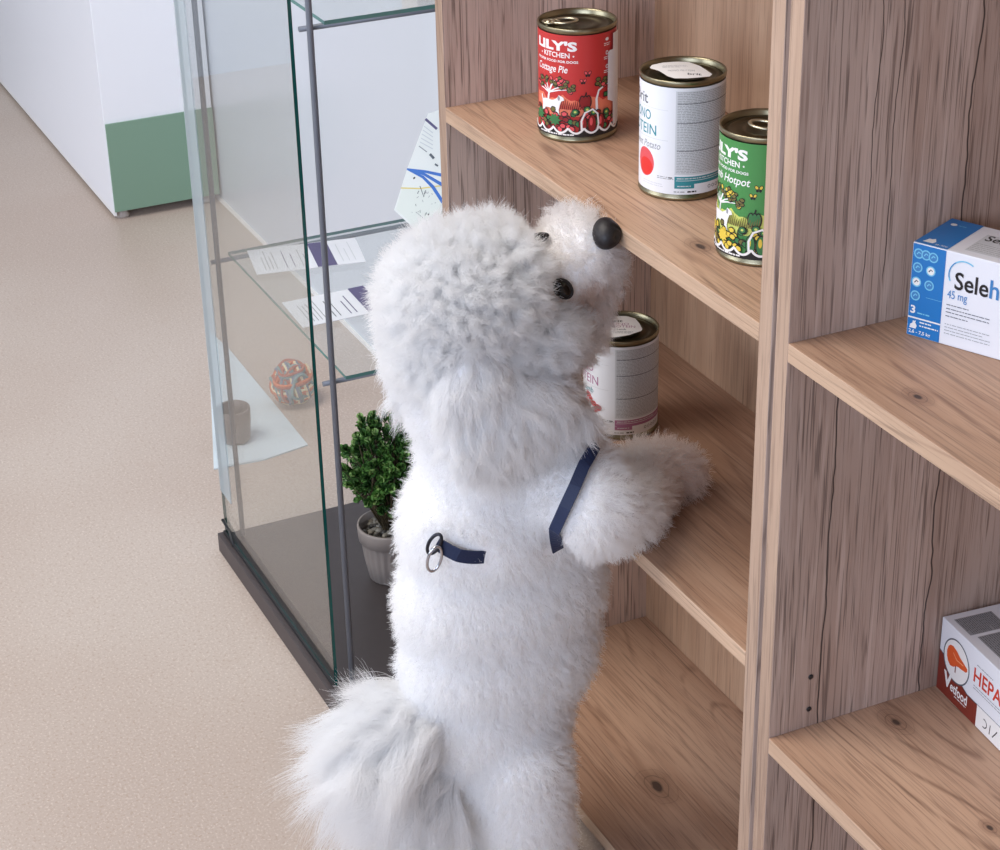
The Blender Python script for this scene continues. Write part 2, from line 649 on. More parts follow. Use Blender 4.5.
def bookcase(name, label, x0, x1, thick_l, thick_r, shelves, seed, cr=(), knots={}):
    t = thing(name, label, 'bookcase', ((x0 + x1) / 2, .89, 0))
    H = 1.43
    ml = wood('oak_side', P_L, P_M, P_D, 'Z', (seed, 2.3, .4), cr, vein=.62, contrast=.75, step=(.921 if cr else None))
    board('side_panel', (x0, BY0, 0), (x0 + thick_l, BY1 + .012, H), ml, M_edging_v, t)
    mr = wood('oak_side', P_L, P_M, P_D, 'Z', (seed + 4, 1.3, .9), vein=.5)
    board('side_panel', (x1 - thick_r, BY0, 0), (x1, BY1 + .012, H), mr, M_edging_v, t)
    mb = wood('oak_back', (204, 170, 140), (176, 140, 112), (126, 92, 72), 'Z', (seed + 1.7, 5.1, .2), contrast=.9, vein=.2)
    box('back_panel', (x0 + thick_l, BY1, .03), (x1 - thick_r, BY1 + .010, H), mb, t, .0004)
    for i, z in enumerate(shelves):
        ms = wood('oak_shelf', W_L, W_M, W_D, 'X', (seed * 1.3 + i * 2.1, .7 * i + seed, .3), knots=knots.get(i, ()))
        board('shelf', (x0 + thick_l, BY0, z - .0155), (x1 - thick_r, BY1, z), ms, M_edging, t)
    box('kickboard', (x0 + thick_l, BY0 + .05, 0), (x1 - thick_r, BY0 + .065, .033), mb, t)
    return t


kn = at_z(657, 786, .0488)
kn_u = at_z(700, 246, .717)
bcl = bookcase('bookcase', 'oak bookcase holding the food tins, its middle shelf under the dog paw', -1.7957, -1.1743, .0172, .0172,
               (.0488, .4182, .7170, 1.045, 1.43), 3.0, knots={0: ((kn.x, kn.y, .0085),), 2: ((kn_u.x, kn_u.y, .005),)})
kn1 = at_z(918, 397, .7168)
kn2 = at_z(896, 722, .3567)
kn3 = at_z(990, 828, .3567)
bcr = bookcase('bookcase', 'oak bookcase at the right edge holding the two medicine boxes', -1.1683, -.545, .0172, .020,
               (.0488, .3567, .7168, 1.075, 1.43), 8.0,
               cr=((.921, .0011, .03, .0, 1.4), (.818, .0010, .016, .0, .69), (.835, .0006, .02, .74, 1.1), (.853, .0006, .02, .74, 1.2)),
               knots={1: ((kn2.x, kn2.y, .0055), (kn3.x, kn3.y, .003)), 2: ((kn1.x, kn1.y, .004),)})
for z in (.406, .374):
    bm = bmesh.new()
    bm_lathe(bm, [(0, 0), (.0022, 0), (.0024, .0006), (.0012, .0009), (0, .0009)], (0, 0, 0), 14)
    bmesh.ops.rotate(bm, verts=bm.verts, cent=(0, 0, 0), matrix=Matrix.Rotation(pi / 2, 3, 'Y'))
    bmesh.ops.translate(bm, verts=bm.verts, vec=(-1.1510, .808, z))
    from_bm(bm, 'peg_hole', M_dark, bcr, True)

# ------------------------------------------------------------------ tins
INK_W = plain('print_white', (240, 238, 236), .45, var=.01)
INK_K = plain('print_black', (28, 26, 28), .45)
INK_RED = plain('print_red', (196, 52, 50), .4, var=.03)
INK_GREEN = plain('print_green', (72, 140, 74), .4, var=.03)
INK_SAL = plain('print_salmon', (232, 126, 96), .45)
INK_LIME = plain('print_lime', (206, 214, 110), .45)
INK_LEAF = plain('print_leaf', (58, 120, 70), .45)
INK_OLIVE = plain('print_olive', (112, 104, 56), .45)
INK_YEL = plain('print_yellow', (226, 198, 74), .45)
INK_DRED = plain('print_dark_red', (140, 30, 34), .45)
INK_TEAL = plain('print_teal', (46, 136, 146), .45)
INK_GREY = plain('print_grey', (150, 152, 156), .45)
INK_PALE = plain('print_pale_grey', (206, 209, 213), .45, var=.01)
INK_MAUVE = plain('print_mauve', (168, 110, 146), .45)
INK_ROSE = plain('print_rose', (226, 86, 92), .45, var=.2, scale=120)
INK_DARKGREY = plain('print_dark_grey', (84, 86, 92), .45)
INK_PAPER = plain('paper_label', (232, 234, 239), .38, var=.01)


def can(name, label, cat_pos, r, h, phi_tab, group, lid='tab', toff=0.0):
    c = Vector(cat_pos)
    t = thing(name, label, 'tin can', c, group)
    bm = bmesh.new()
    prof = [(0, .003), (r - .006, .003), (r - .003, .0), (r - .0004, .0), (r + .0006, .0012), (r + .0006, .0032), (r - .0012, .0046), (r - .0012, h - .0055),
            (r + .0006, h - .004), (r + .0008, h - .0008), (r + .0003, h), (r - .0006, h - .0003), (r - .0014, h - .0016), (r - .0022, h - .0050)]
    bm_lathe(bm, prof, c, 96)
    from_bm(bm, 'can_body', M_tin, t, True)
    bm = bmesh.new()
    zl = h - .0050
    prof = [(r - .0022, zl), (r - .0034, zl - .0006), (r - .0048, zl + .0004), (r - .0085, zl + .0006), (r - .0093, zl - .0002), (r - .0150, zl - .0002),
            (r - .0160, zl + .0004), (r - .0220, zl + .0004), (r - .0228, zl - .0002), (0, zl - .0002)]
    bm_lathe(bm, prof, c, 96)
    from_bm(bm, 'lid', M_tin_dark, t, True)
    if lid == 'tab':
        bm = bmesh.new()
        d = Vector((cos(phi_tab), sin(phi_tab), 0))
        n = Vector((-d.y, d.x, 0))
        z0 = c.z + zl + .0018
        ct, c = c, c + d * toff
        pts = []
        for k in range(29):
            a = 2 * pi * k / 28
            pts.append(c + d * (.0075 + .0115 * cos(a)) + n * (.0085 * sin(a)) + Vector((0, 0, zl + .0030 - .0006 * cos(a))))
        bm_tube(bm, pts, .0017, 8, cap=False, flat=.7)
        pts = []
        for k in range(25):
            a = 2 * pi * k / 24
            pts.append(c + d * (.0205 + .0075 * cos(a)) + n * (.0062 * sin(a)) + Vector((0, 0, zl + .0022)))
        bm_tube(bm, pts, .0014, 8, cap=False, flat=.7)
        v = [c + d * x + n * y + Vector((0, 0, zl + .0026)) for x, y in ((-.0035, -.006), (.0045, -.0075), (.0045, .0075), (-.0035, .006))]
        bm_lathe(bm, [(0, zl + .0034), (.003, zl + .0032), (.0034, zl + .0002)], c + d * .0225, 20)
        c = ct
        from_bm(bm, 'pull_tab', M_tab, t, True)
    return t, c


def art_base(a, m, r, h):
    half = pi * r * 1000 * .999
    a.rect(-half, half, 6.0, h * 1000 - 5.8, m)


def squig(u0, u1, v, amp, n, w, a, m):
    pts = []
    k = int(n * 12)
    for i in range(k + 1):
        t = i / k
        pts.append((u0 + (u1 - u0) * t, v + amp * abs(sin(pi * n * t))))
    a.stroke(pts, w, m)


def farm_label(c, r, h, phi, parent, ground, main, flavour, bush, flav_u):
    a = Art()
    art_base(a, main, r, h)
    a.text("LILY'S", -47, 0, 88.5, 98, INK_W, bold=.045)
    a.text("KITCHEN", -36, -7, 82, 87, INK_W, bold=.02)
    a.disc(-39.5, 84, .8, .8, INK_W, 8)
    a.disc(-3.4, 84, .8, .8, INK_W, 8)
    a.text("PROPER FOOD FOR DOGS", -47, 1, 77.2, 79.6, INK_W, bold=.03)
    a.text(flavour, flav_u[0], flav_u[1], 65.5, 74.5, INK_W, bold=.012, shear=.25)
    # icons at the right
    for k, v in enumerate((97, 84, 71)):
        a.disc(31.5, v, 2.3 if k == 0 else 1.9, 1.6 if k == 0 else 2.1, INK_W, 14)
        if k:
            a.disc(31.5, v, 1.1, 1.2, main, 10)
        a.fine(27.5, 36, v - 6.4, v - 3.0, 2, INK_W, .7, seed=k)
    # meadow
    top = [(-50 + 4 * i, 43 + 2.5 * sin(i * .9) + 1.3 * cos(i * 2.1)) for i in range(24)]
    a.poly([(-50, 26)] + [(42, 26)] + top[::-1], ground)
    # butterflies
    for (u, v, s) in ((10, 67, 1.0), (5.5, 60, .9)):
        for sx in (-1, 1):
            a.disc(u + sx * 1.8 * s, v + .9 * s, 1.7 * s, 2.2 * s, INK_K, 12, rot=sx * -.6)
            a.disc(u + sx * 1.8 * s, v + .9 * s, 1.1 * s, 1.6 * s, bush, 12, rot=sx * -.6)
            a.disc(u + sx * 1.2 * s, v - 1.6 * s, 1.2 * s, 1.4 * s, INK_K, 10)
    # tree behind the dog
    rr = random.Random(5)
    a.stroke([(-31, 36), (-30, 44), (-28.5, 50), (-26, 56)], [2.6, 2.2, 1.6, .8], INK_W)
    for e in ((-40, 55), (-34, 60), (-22, 60), (-13, 55), (-8, 52), (-44, 50)):
        a.stroke([(-29.5, 47), ((-29.5 + e[0]) / 2, (47 + e[1]) / 2 + 1), e], [1.5, 1.1, .6], INK_W)
    for i in range(44):
        u = rr.uniform(-48, -3)
        v = 52 + 9 * (1 - ((u + 27) / 25) ** 2) + rr.uniform(-6, 3)
        a.disc(u, v, 2.5, 1.9, INK_K, 10, rot=rr.uniform(-1, 1))
        a.disc(u, v, 1.9, 1.3, INK_OLIVE if rr.random() < .6 else bush, 10, rot=rr.uniform(-1, 1))
    # second tree at the right
    a.stroke([(19, 30), (18.5, 42), (21, 50), (28, 54), (37, 55)], [2.8, 2.3, 1.9, 1.5, .8], INK_W)
    for i in range(20):
        u = rr.uniform(12, 38)
        v = 55 + rr.uniform(-2, 6)
        a.disc(u, v, 2.9, 2.3, INK_K, 10)
        a.disc(u, v, 2.2, 1.6, INK_OLIVE if rr.random() < .5 else bush, 10)
    a.stroke([(26, 45), (37, 44.5)], 5, INK_K)
    a.stroke([(27, 45), (36, 44.5)], 3, INK_LEAF)
    # pumpkin
    for k in (-1, 0, 1):
        a.disc(7.5 + k * 3, 40.5, 3.0, 6.3, INK_K, 18)
    for k in (-1, 0, 1):
        a.disc(7.5 + k * 3, 40.5, 2.0, 5.3, INK_DRED if main == INK_RED else INK_LEAF, 18)
    a.stroke([(7.5, 46), (8.4, 49.5)], 1.3, INK_K)
    # tall grass
    for i in range(15):
        u = -16 + i * 1.9
        a.stroke([(u, 33), (u + .7, 37), (u + 1.6, 41.5 + 2 * sin(i))], [1.3, 1.0, .3], INK_DRED if main == INK_RED else INK_OLIVE)
    # small white terrier standing in the meadow (plain silhouette)
    dogp = [(-40, 43), (-38.6, 38.5), (-37.5, 34), (-38.5, 27), (-36, 26.5), (-34.5, 31.5), (-30, 32.5), (-22.5, 32), (-19, 26.5), (-17, 27), (-17.8, 31.5), (-16.5, 37),
            (-15, 40.5), (-12.2, 41.5), (-13, 44.2), (-17.5, 46.2), (-19.5, 43), (-24, 40.5), (-33, 40.6), (-37.2, 39.5), (-38.6, 44)]
    a.poly(dogp, INK_W)
    a.disc(-17.6, 43, 1.3, 2.3, INK_GREY, 10)
    a.stroke([(-34.5, 32), (-36.5, 27), (-37, 24.5)], 1.6, INK_W)
    # vegetables in front
    for i in range(60):
        u = -47 + (i % 30) * 2.9 + (1.4 if i > 29 else 0)
        v = (24 if i < 30 else 16) + 4.5 * sin(i * 1.7) + rr.uniform(-2, 4)
        cc = rr.choice([INK_LEAF, bush, INK_DRED if main == INK_RED else INK_YEL, INK_OLIVE, bush])
        a.disc(u, v, 3.3, 2.9, INK_K, 14, rot=rr.uniform(-1, 1), wob=.08)
        a.disc(u, v, 2.5, 2.0, cc, 14, rot=rr.uniform(-1, 1), wob=.08)
    for (u, v) in ((-22, 22), (-41, 25)):
        for k in range(9):
            q = 2 * pi * k / 9
            a.stroke([(u, v), (u + 3.2 * cos(q), v + 3.2 * sin(q)), (u + 6.6 * cos(q), v + 6.0 * sin(q))], [1.2, 3.6, .3], INK_LEAF if main == INK_RED else INK_YEL)
    for (u, w) in ((5, 5.5), (13.5, 6.0), (23, 5.0)):
        a.disc(u, 19, w * .72, 9, INK_K, 22)
        a.disc(u, 19, w * .6, 8, INK_DRED if main == INK_RED else INK_LEAF, 22)
        a.disc(u - .8, 21, w * .25, 4, bush, 12)
    for (u, v, q) in ((-2, 31, 2.6), (9, 33, 2.8), (15, 30, 2.4), (29, 28, 3.0)):
        a.disc(u, v, q + .8, q + .6, INK_K, 14)
        a.disc(u, v, q, q - .1, INK_LEAF, 14)
        a.disc(u, v, q * .45, q * .4, INK_LIME, 10)
    # white cable arch and the scalloped line over the dark band
    a.stroke([(4, 12), (3.6, 22), (7, 30), (14, 33), (19, 28), (20, 18), (18, 11), (15, 9)], 1.8, INK_W)
    pts = [(-52 + i * .8, 15.5 - 5.5 * abs(sin((i * .8) * pi / 14.5)) ** .7) for i in range(131)]
    a.poly([(-52, 6.5), (52, 6.5)] + [(u, v - .2) for u, v in pts[::-1]], INK_K)
    a.stroke(pts, 2.0, INK_W)
    a.fine(-40, -2, 7.3, 9.6, 1, INK_W, 1.3, seed=4)
    # plain paper panel with the small print
    a.poly([(38.5, 12), (52, 12), (52, 101), (38.5, 101)], INK_PAPER)
    a.poly([(30.5, 39), (39, 35), (39, 86), (33, 86), (31, 84)], INK_PAPER)
    return a.build('label', cyl_map(c, r, phi), parent, step=1.0)


def phi_view(c):
    return atan2(-c[1], -c[0])


TIN = 'food tins on the shelves'
zt = .7170
cpos = (-1.6535, .8533, zt + .0002)
t, c = can('food_tin', 'red food tin with farm drawing, nearest the left side of the upper shelf', cpos, .0368, .1095, phi_view(cpos) - radians(92), TIN, toff=.004)
farm_label(c, .0370, .1095, phi_view(cpos), t, INK_SAL, INK_RED, 'Cottage Pie', INK_ROSE, (-46, -9))
cpos = (-1.3148, .8485, zt + .0002)
t, c = can('food_tin', 'green food tin with farm drawing, half behind the divider on the upper shelf', cpos, .0368, .1095, phi_view(cpos) + radians(62), TIN, toff=-.010)
farm_label(c, .0370, .1095, phi_view(cpos) - radians(21), t, INK_LIME, INK_GREEN, "Lamb Hotpot", INK_YEL, (-46, 3))


def protein_label(c, r, h, phi, parent, ink, kind):
    a = Art()
    art_base(a, INK_PAPER, r, h)
    a.text('Brit', -57, -34, 84, 94, INK_DARKGREY, bold=.01)
    a.text('MONO', -61, -30, 70, 79, ink, bold=.008)
    a.text('PROTEIN', -72, -23.5, 57, 66.5, ink, bold=.008)
    a.stroke([(-60, 54.4), (-12, 54.4)], .4, INK_PALE)
    a.stroke([(-60, 81.6), (-12, 81.6)], .3, INK_PALE)
    if kind == 'fruit':
        a.text('Sweet Potato', -60, -19, 45, 51.5, INK_GREY, bold=.006, shear=.3)
        a.disc(-37, 31, 11.5, 13, INK_ROSE, 30)
        a.disc(-36, 27, 9, 8, plain('print_bright_red', (226, 50, 46), .4), 24)
    else:
        a.text('Lamb', -46, -30, 47, 53, INK_TEAL, bold=.01)
        for (u, v, q) in ((-38, 43, 4.2), (-41, 36, 3.6), (-30, 36, 4.0), (-24, 33, 4.6), (-34, 40, 3.2), (-27, 29, 2.8)):
            a.disc(u, v, q, q * .8, plain('print_berry', (200, 50, 70), .4, var=.25, scale=200), 16)
        a.stroke([(-38, 44), (-28, 35), (-20, 31)], .7, INK_LEAF)
    a.fine(-22, -6, 19, 22, 2, INK_GREY, .6, seed=3)
    a.fine(-11, -7, 20, 22, 1, INK_DARKGREY, 1.1, seed=5)
    a.fine(-40, -16, 11, 15, 2, INK_PALE, .6, seed=6)
    a.rect(-5.5, 58, 24, 99.5, INK_PALE)
    a.fine(-4, 57, 25.5, 99, 50, INK_GREY, .55, .3, seed=8)
    for v in (88.5, 71, 46):
        a.stroke([(-4, v), (57, v)], .5, INK_DARKGREY)
    a.rect(-5.5, 58, 11.5, 22.5, ink)
    a.stroke([(-4, 18.7), (57, 18.7)], .4, INK_PAPER)
    a.fine(-3.5, 40, 19.3, 22, 1, INK_PALE, .9, seed=2)
    a.rect(12, 58, 11.5, 15.5, INK_PAPER)
    a.fine(-3, 10, 12.3, 15, 1, INK_PALE, .9, seed=9)
    a.fine(-6, 4, 7.4, 9.5, 1, INK_GREY, .9, seed=10)
    a.fine(6, 14, 7.4, 9.6, 1, INK_K, 1.4, seed=11)
    for k in range(5):
        a.ring(27 + k * 4.4, 11.2, 1.0, 1.7, INK_GREY, n=12)
    return a.build('label', cyl_map(c, r, phi), parent, step=1.0)


def lid_sticker(c, r, h, phi, parent, pts, texts):
    """pull-off paper film lying on the lid, slightly domed"""
    a = Art()
    a.poly(pts, INK_W)
    for (s, u0, u1, v0, v1, m, b) in texts:
        if s is None:
            a.fine(u0, u1, v0, v1, 3, m, .7, seed=int(u1))
        else:
            a.text(s, u0, u1, v0, v1, m, bold=b)
    d = Vector((cos(phi), sin(phi), 0))      # towards the eye = -v
    n = Vector((-d.y, d.x, 0))

    def f(u, v, dd):
        q = (u * u + v * v) / 900
        return Vector(c) + n * (u / 1000) - d * (v / 1000) + Vector((0, 0, h - .0012 + .0016 * max(0, 1 - q) + dd))
    return a.build('lid_film', f, parent, step=4.0, dl=.00002)


cpos = (-1.4752, .8646, zt + .0002)
t, c = can('food_tin', 'white food tin with teal lettering, standing between red and green tins', cpos, .0373, .108, 0, TIN, lid='film')
protein_label(c, .0375, .108, phi_view(cpos), t, INK_TEAL, 'fruit')
film = [(-29, 7), (-27, 14), (-18, 20), (-4, 22), (5, 20), (14, 9), (25, -12), (23, -18), (14, -22), (4, -25), (-7, -25), (-13, -20), (-21, -5), (-28, 3)]
lid_sticker(c, .0375, .108, phi_view(cpos), t, film, [('brit', 4, 16, -17, -12, INK_DARKGREY, .02), ('MONO PROTEIN', -13, 10, -8, -4, INK_GREY, 0), (None, -18, 4, 2, 10, INK_GREY, 0)])
cpos = (-1.6028, .8748, .4182 + .0002)
t, c = can('food_tin', 'white food tin with mauve lettering, alone on the middle shelf behind the dog', cpos, .0373, .108, 0, TIN, lid='film')
protein_label(c, .0375, .108, phi_view(cpos), t, INK_MAUVE, 'berry')
film = [(-30, -10), (-22, 6), (-14, 20), (-4, 26), (6, 26), (14, 20), (18, 8), (21, -6), (20, -10), (8, -20), (-6, -25), (-22, -22)]
lid_sticker(c, .0375, .108, phi_view(cpos), t, film, [('brit', -12, 2, 9, 15, INK_K, .03), ('MONO', -14, 8, 2, 7, INK_MAUVE, 0), ('PROTEIN', -12, 14, -4, 1, INK_MAUVE, 0), ('Lamb', -4, 5, -10, -6.5, INK_DARKGREY, 0.01), (None, -10, 12, -17, -12, INK_GREY, 0)])

# ------------------------------------------------------------------ medicine boxes


def carton(name, label, P0, ang, L, D, H, m, bev=.0008):
    """carton with its front-left bottom corner at P0; returns thing and frame vectors"""
    du = Vector((cos(ang), sin(ang), 0))
    dd = Vector((-sin(ang), cos(ang), 0))
    t = thing(name, label, 'box', P0 + du * L / 2 + dd * D / 2)
    bm = bmesh.new()
    bm_box(bm, (0, 0, 0), (L, D, H), bev)
    bmesh.ops.transform(bm, matrix=Matrix(((du.x, dd.x, 0, P0.x), (du.y, dd.y, 0, P0.y), (0, 0, 1, P0.z), (0, 0, 0, 1))), verts=bm.verts)
    from_bm(bm, 'carton', m, t)
    return t, du, dd


C_white = plain('coated_card', (232, 234, 240), .35, var=.01)
C_blue = plain('print_blue', (28, 118, 190), .35, var=.03)
C_lblue = plain('print_light_blue', (120, 196, 228), .4)
C_brown = plain('print_maroon', (124, 44, 34), .35, var=.04)
C_orange = plain('print_orange', (222, 92, 40), .4, var=.1, scale=150)
C_slate = plain('print_slate', (84, 90, 100), .4)
C_midblue = plain('print_mid_blue', (64, 130, 190), .4)

ang = radians(25.1)
P0 = Vector((-1.12358, .85655, .7170))
H = .0745
t, du, dd = carton('medicine_box', 'blue and white medicine box with circle icons on the upper right shelf', P0, ang, .125, .058, H, C_white)
a = Art()
Wb = 27.4
a.rect(.6, Wb, .6, H * 1000 - .6, C_blue)
cir = [(5.4, 66.5), (11.4, 66.5), (17.4, 66.0), (5.4, 55.5), (16.2, 55), (5.2, 44), (15.8, 43.5), (5.2, 33)]
for i, (u, v) in enumerate(cir):
    a.disc(u, v, 3.9, 4.0, C_lblue, 22)
    a.disc(u, v, 2.9, 3.0, INK_W if i in (4, 5) else C_midblue, 20)
    a.stroke([(u - 1.5, v - .8), (u, v + 1.2), (u + 1.5, v + .2)], .9, C_slate if i in (4, 5) else C_lblue)
a.text('3', 2.2, 6.2, 18.5, 25, INK_W, bold=.03)
a.fine(8, 18, 18.6, 20.6, 1, C_lblue, 1.0, seed=2)
a.rect(.6, Wb, 14.6, 15.8, INK_W)
a.poly([(2.4, 6.6), (7.6, 6.6), (8.4, 9), (7.0, 11.5), (7.4, 13.2), (6.2, 12.6), (5.0, 12.8), (4.6, 10.6), (3, 9.6)], INK_W)
a.fine(10.5, 20, 11.4, 13.6, 1, INK_W, 1.0, seed=6)
a.fine(10.5, 26, 8.6, 10.8, 1, INK_W, 1.0, seed=7)
a.text('2,6 - 7,5 kg', 2, 20, 2.0, 5.6, INK_W, bold=.02)
a.stroke([(14, 33.5), (27, 33.5)], .3, C_lblue)
a.ring(43, 57, 11.6, 12.6, C_lblue, 1.0, 3.6, 30)
a.ring(43, 57, 11.8, 12.5, C_midblue, 2.2, 3.4, 20)
a.text('Sele', 36, 63, 46, 60, INK_K, bold=.014)
a.text('hold', 64, 95, 46, 60.5, C_midblue, bold=.014)
a.text('45 mg', 31, 47, 36, 44.5, C_midblue)
a.fine(31, 49, 31.5, 34.0, 1, C_slate, .6, seed=12)
a.fine(31, 66, 25.5, 31.0, 2, C_slate, .6, seed=13)
a.fine(31, 54, 22.5, 25.0, 1, C_slate, .6, seed=14)
a.fine(31, 68, 8.5, 18.5, 4, INK_GREY, .5, seed=15)
a.build('front_print', plane_map(P0, du, (0, 0, 1), -dd), t)
a = Art()
a.rect(.6, Wb, .6, 57.4, C_blue)
a.poly([(5, 5), (13, 5), (14, 9), (11, 14), (9.4, 12), (7, 12), (6, 8)], INK_W)
a.text('2,6 - 7,5 kg', 15.5, 25.5, 3, 6, INK_W, bold=.02)
a.disc(8, 47, 2.6, 2.4, INK_W, 12)
a.fine(12, 20, 46, 48, 1, C_lblue, 1.0, seed=3)
a.rect(Wb + 10, 122, 8, 44, INK_PALE)
a.text('Sele', 40, 60, 32, 43, INK_K, bold=.014)
a.fine(38, 90, 10, 26, 5, INK_GREY, .7, seed=16)
a.build('top_print', plane_map(P0 + Vector((0, 0, H)), du, dd, (0, 0, 1)), t)

ang = radians(-5.3)
P0 = Vector((-1.1488, .9365, .3569))
H = .0712
t, du, dd = carton('medicine_box', 'white and maroon medicine box with orange liver picture on the lower shelf', P0, ang, .17, .058, H, C_white)
a = Art()
Hm = H * 1000
a.poly([(.6, .6), (160, .6), (160, 22), (76, 22), (46, 22), (30, 28), (13, 36), (.6, 40)], C_brown)
a.stroke([(160, 22), (76, 22), (46, 22), (30, 28), (13, 36), (.6, 40)], .8, C_slate)
a.disc(26.5, 42, 20, 20.5, C_slate, 40)
a.disc(26.5, 42, 18.7, 19.2, INK_W, 40)
a.poly([(11.5, 45), (13, 50), (16, 53), (20, 54), (26, 52.5), (32, 49), (38, 47), (43, 45), (43.5, 42.5), (41, 40.5), (35, 39.5), (30, 39), (27, 38), (23, 35), (18, 33.5), (14, 36), (12, 40)], C_orange)
a.stroke([(21, 48), (27, 44), (37, 44.5)], .8, plain('print_pale_orange', (244, 176, 130), .4))
a.stroke([(26, 38), (26, 31)], 1.5, C_brown)
a.text('HEPATO', 53, 118, 40, 54, plain('print_warm_red', (206, 62, 40), .4), bold=.014)
a.fine(56, 80, 56.5, 59, 1, INK_GREY, .8, seed=2)
a.fine(54, 120, 33, 38, 2, INK_GREY, .7, seed=3)
a.text('V', 10, 22.5, 10.5, 25, INK_W, bold=.05)
a.text('etfood', 21, 47, 10.5, 20, INK_W, bold=.02)
a.fine(28, 46, 7.5, 9.5, 1, INK_W, .8, seed=5)
a.poly([(62, 1), (130, 1), (130, 22), (62, 22)], INK_W)
a.ring(74, 11, 3.4, 4.4, INK_K, -2.0, 1.9, 18)
a.stroke([(83, 15), (82.5, 6)], 1.1, INK_K)
a.stroke([(87, 6), (90.5, 11), (93, 15)], 1.1, INK_K)
a.build('front_print', plane_map(P0, du, (0, 0, 1), -dd), t)
a = Art()
a.rect(8, 34, 6, 42, INK_GREY)
a.fine(9, 33, 7, 41, 18, INK_DARKGREY, .8, seed=21)
a.rect(38, 75, 10, 50, INK_GREY)
a.fine(39, 74, 11, 49, 18, INK_DARKGREY, .8, seed=22)
a.rect(36, 52, 44, 56, C_slate)
a.rect(78, 120, 6, 50, INK_GREY)
a.build('top_print', plane_map(P0 + Vector((0, 0, H)), du, dd, (0, 0, 1)), t)

# ------------------------------------------------------------------ things in and around the glass cabinet
exec_after = []
PAPER = plain('card_paper', (236, 236, 242), .5, var=.01)
C_viol = plain('print_violet', (88, 80, 122), .45, var=.1, scale=150)


def flat_card(label, quad, z, rows, th=.0006):
    """card lying on the glass shelf: quad = left-far, left-near, right-near, right-far as (x, y)"""
    q = [Vector((x, y, z)) for x, y in quad]
    bm = bmesh.new()
    lo = [bm.verts.new(p) for p in q]
    hi = [bm.verts.new(p + Vector((0, 0, th))) for p in q]
    bm.faces.new(hi)
    bm.faces.new(lo[::-1])
    for i in range(4):
        bm.faces.new((lo[i], lo[(i + 1) % 4], hi[(i + 1) % 4], hi[i]))
    bmesh.ops.recalc_face_normals(bm, faces=bm.faces)
    o = from_bm(bm, 'price_card', PAPER)
    tag(o, label, 'card', 'printed cards on the glass shelf')
    du = (q[2] - q[1])
    dv = (q[0] - q[1])
    L, W = du.length * 1000, dv.length * 1000
    du.normalize()
    dv.normalize()
    a = Art()
    for (u0, u1, m, hh, n) in rows:
        if n == 0:
            a.rect(u0 * L, u1 * L, .5, W - .5, m)
        else:
            # columns of small print, reading across the card
            rr = random.Random(int(u0 * 100))
            for k in range(n):
                u = (u0 + (u1 - u0) * (k + .5) / n) * L
                a.stroke([(u, W * .12), (u, W * rr.uniform(.6, .9))], hh, m)
    nrm = du.cross(dv)
    nrm.normalize()
    a.build('print', plane_map(q[1] + Vector((0, 0, th)), du, dv, nrm), o)
    return o


zs = .4206
c1 = [at_z(*p, zs) for p in ((247, 251), (257, 275), (366, 262), (355, 238))]
flat_card('white card with violet band lying at the far left of glass shelf', [(p.x, p.y) for p in c1], zs,
          [(.08, .22, INK_GREY, .8, 4), (.26, .40, C_viol, .9, 2), (.42, .5, INK_GREY, .7, 2), (.56, .74, C_viol, 0, 0), (.78, .95, INK_PALE, .8, 3)])
c2 = [at_z(*p, zs) for p in ((282, 303), (303, 328), (386, 310), (371, 285))]
flat_card('white card with violet corner lying nearest the front of glass shelf', [(p.x, p.y) for p in c2], zs,
          [(.10, .34, INK_GREY, .9, 5), (.40, .52, C_slate, 1.0, 2), (.58, .72, C_viol, 1.2, 2), (.80, .998, C_viol, 0, 0)])

# leaflet leaning at the bookcase end of the glass shelf
C_lf_blue = plain('print_stripe_blue', (52, 110, 196), .45)
C_lf_yel = plain('print_stripe_yellow', (226, 206, 120), .45)
C_cream = plain('leaflet_cream', (232, 234, 232), .45, var=.01)


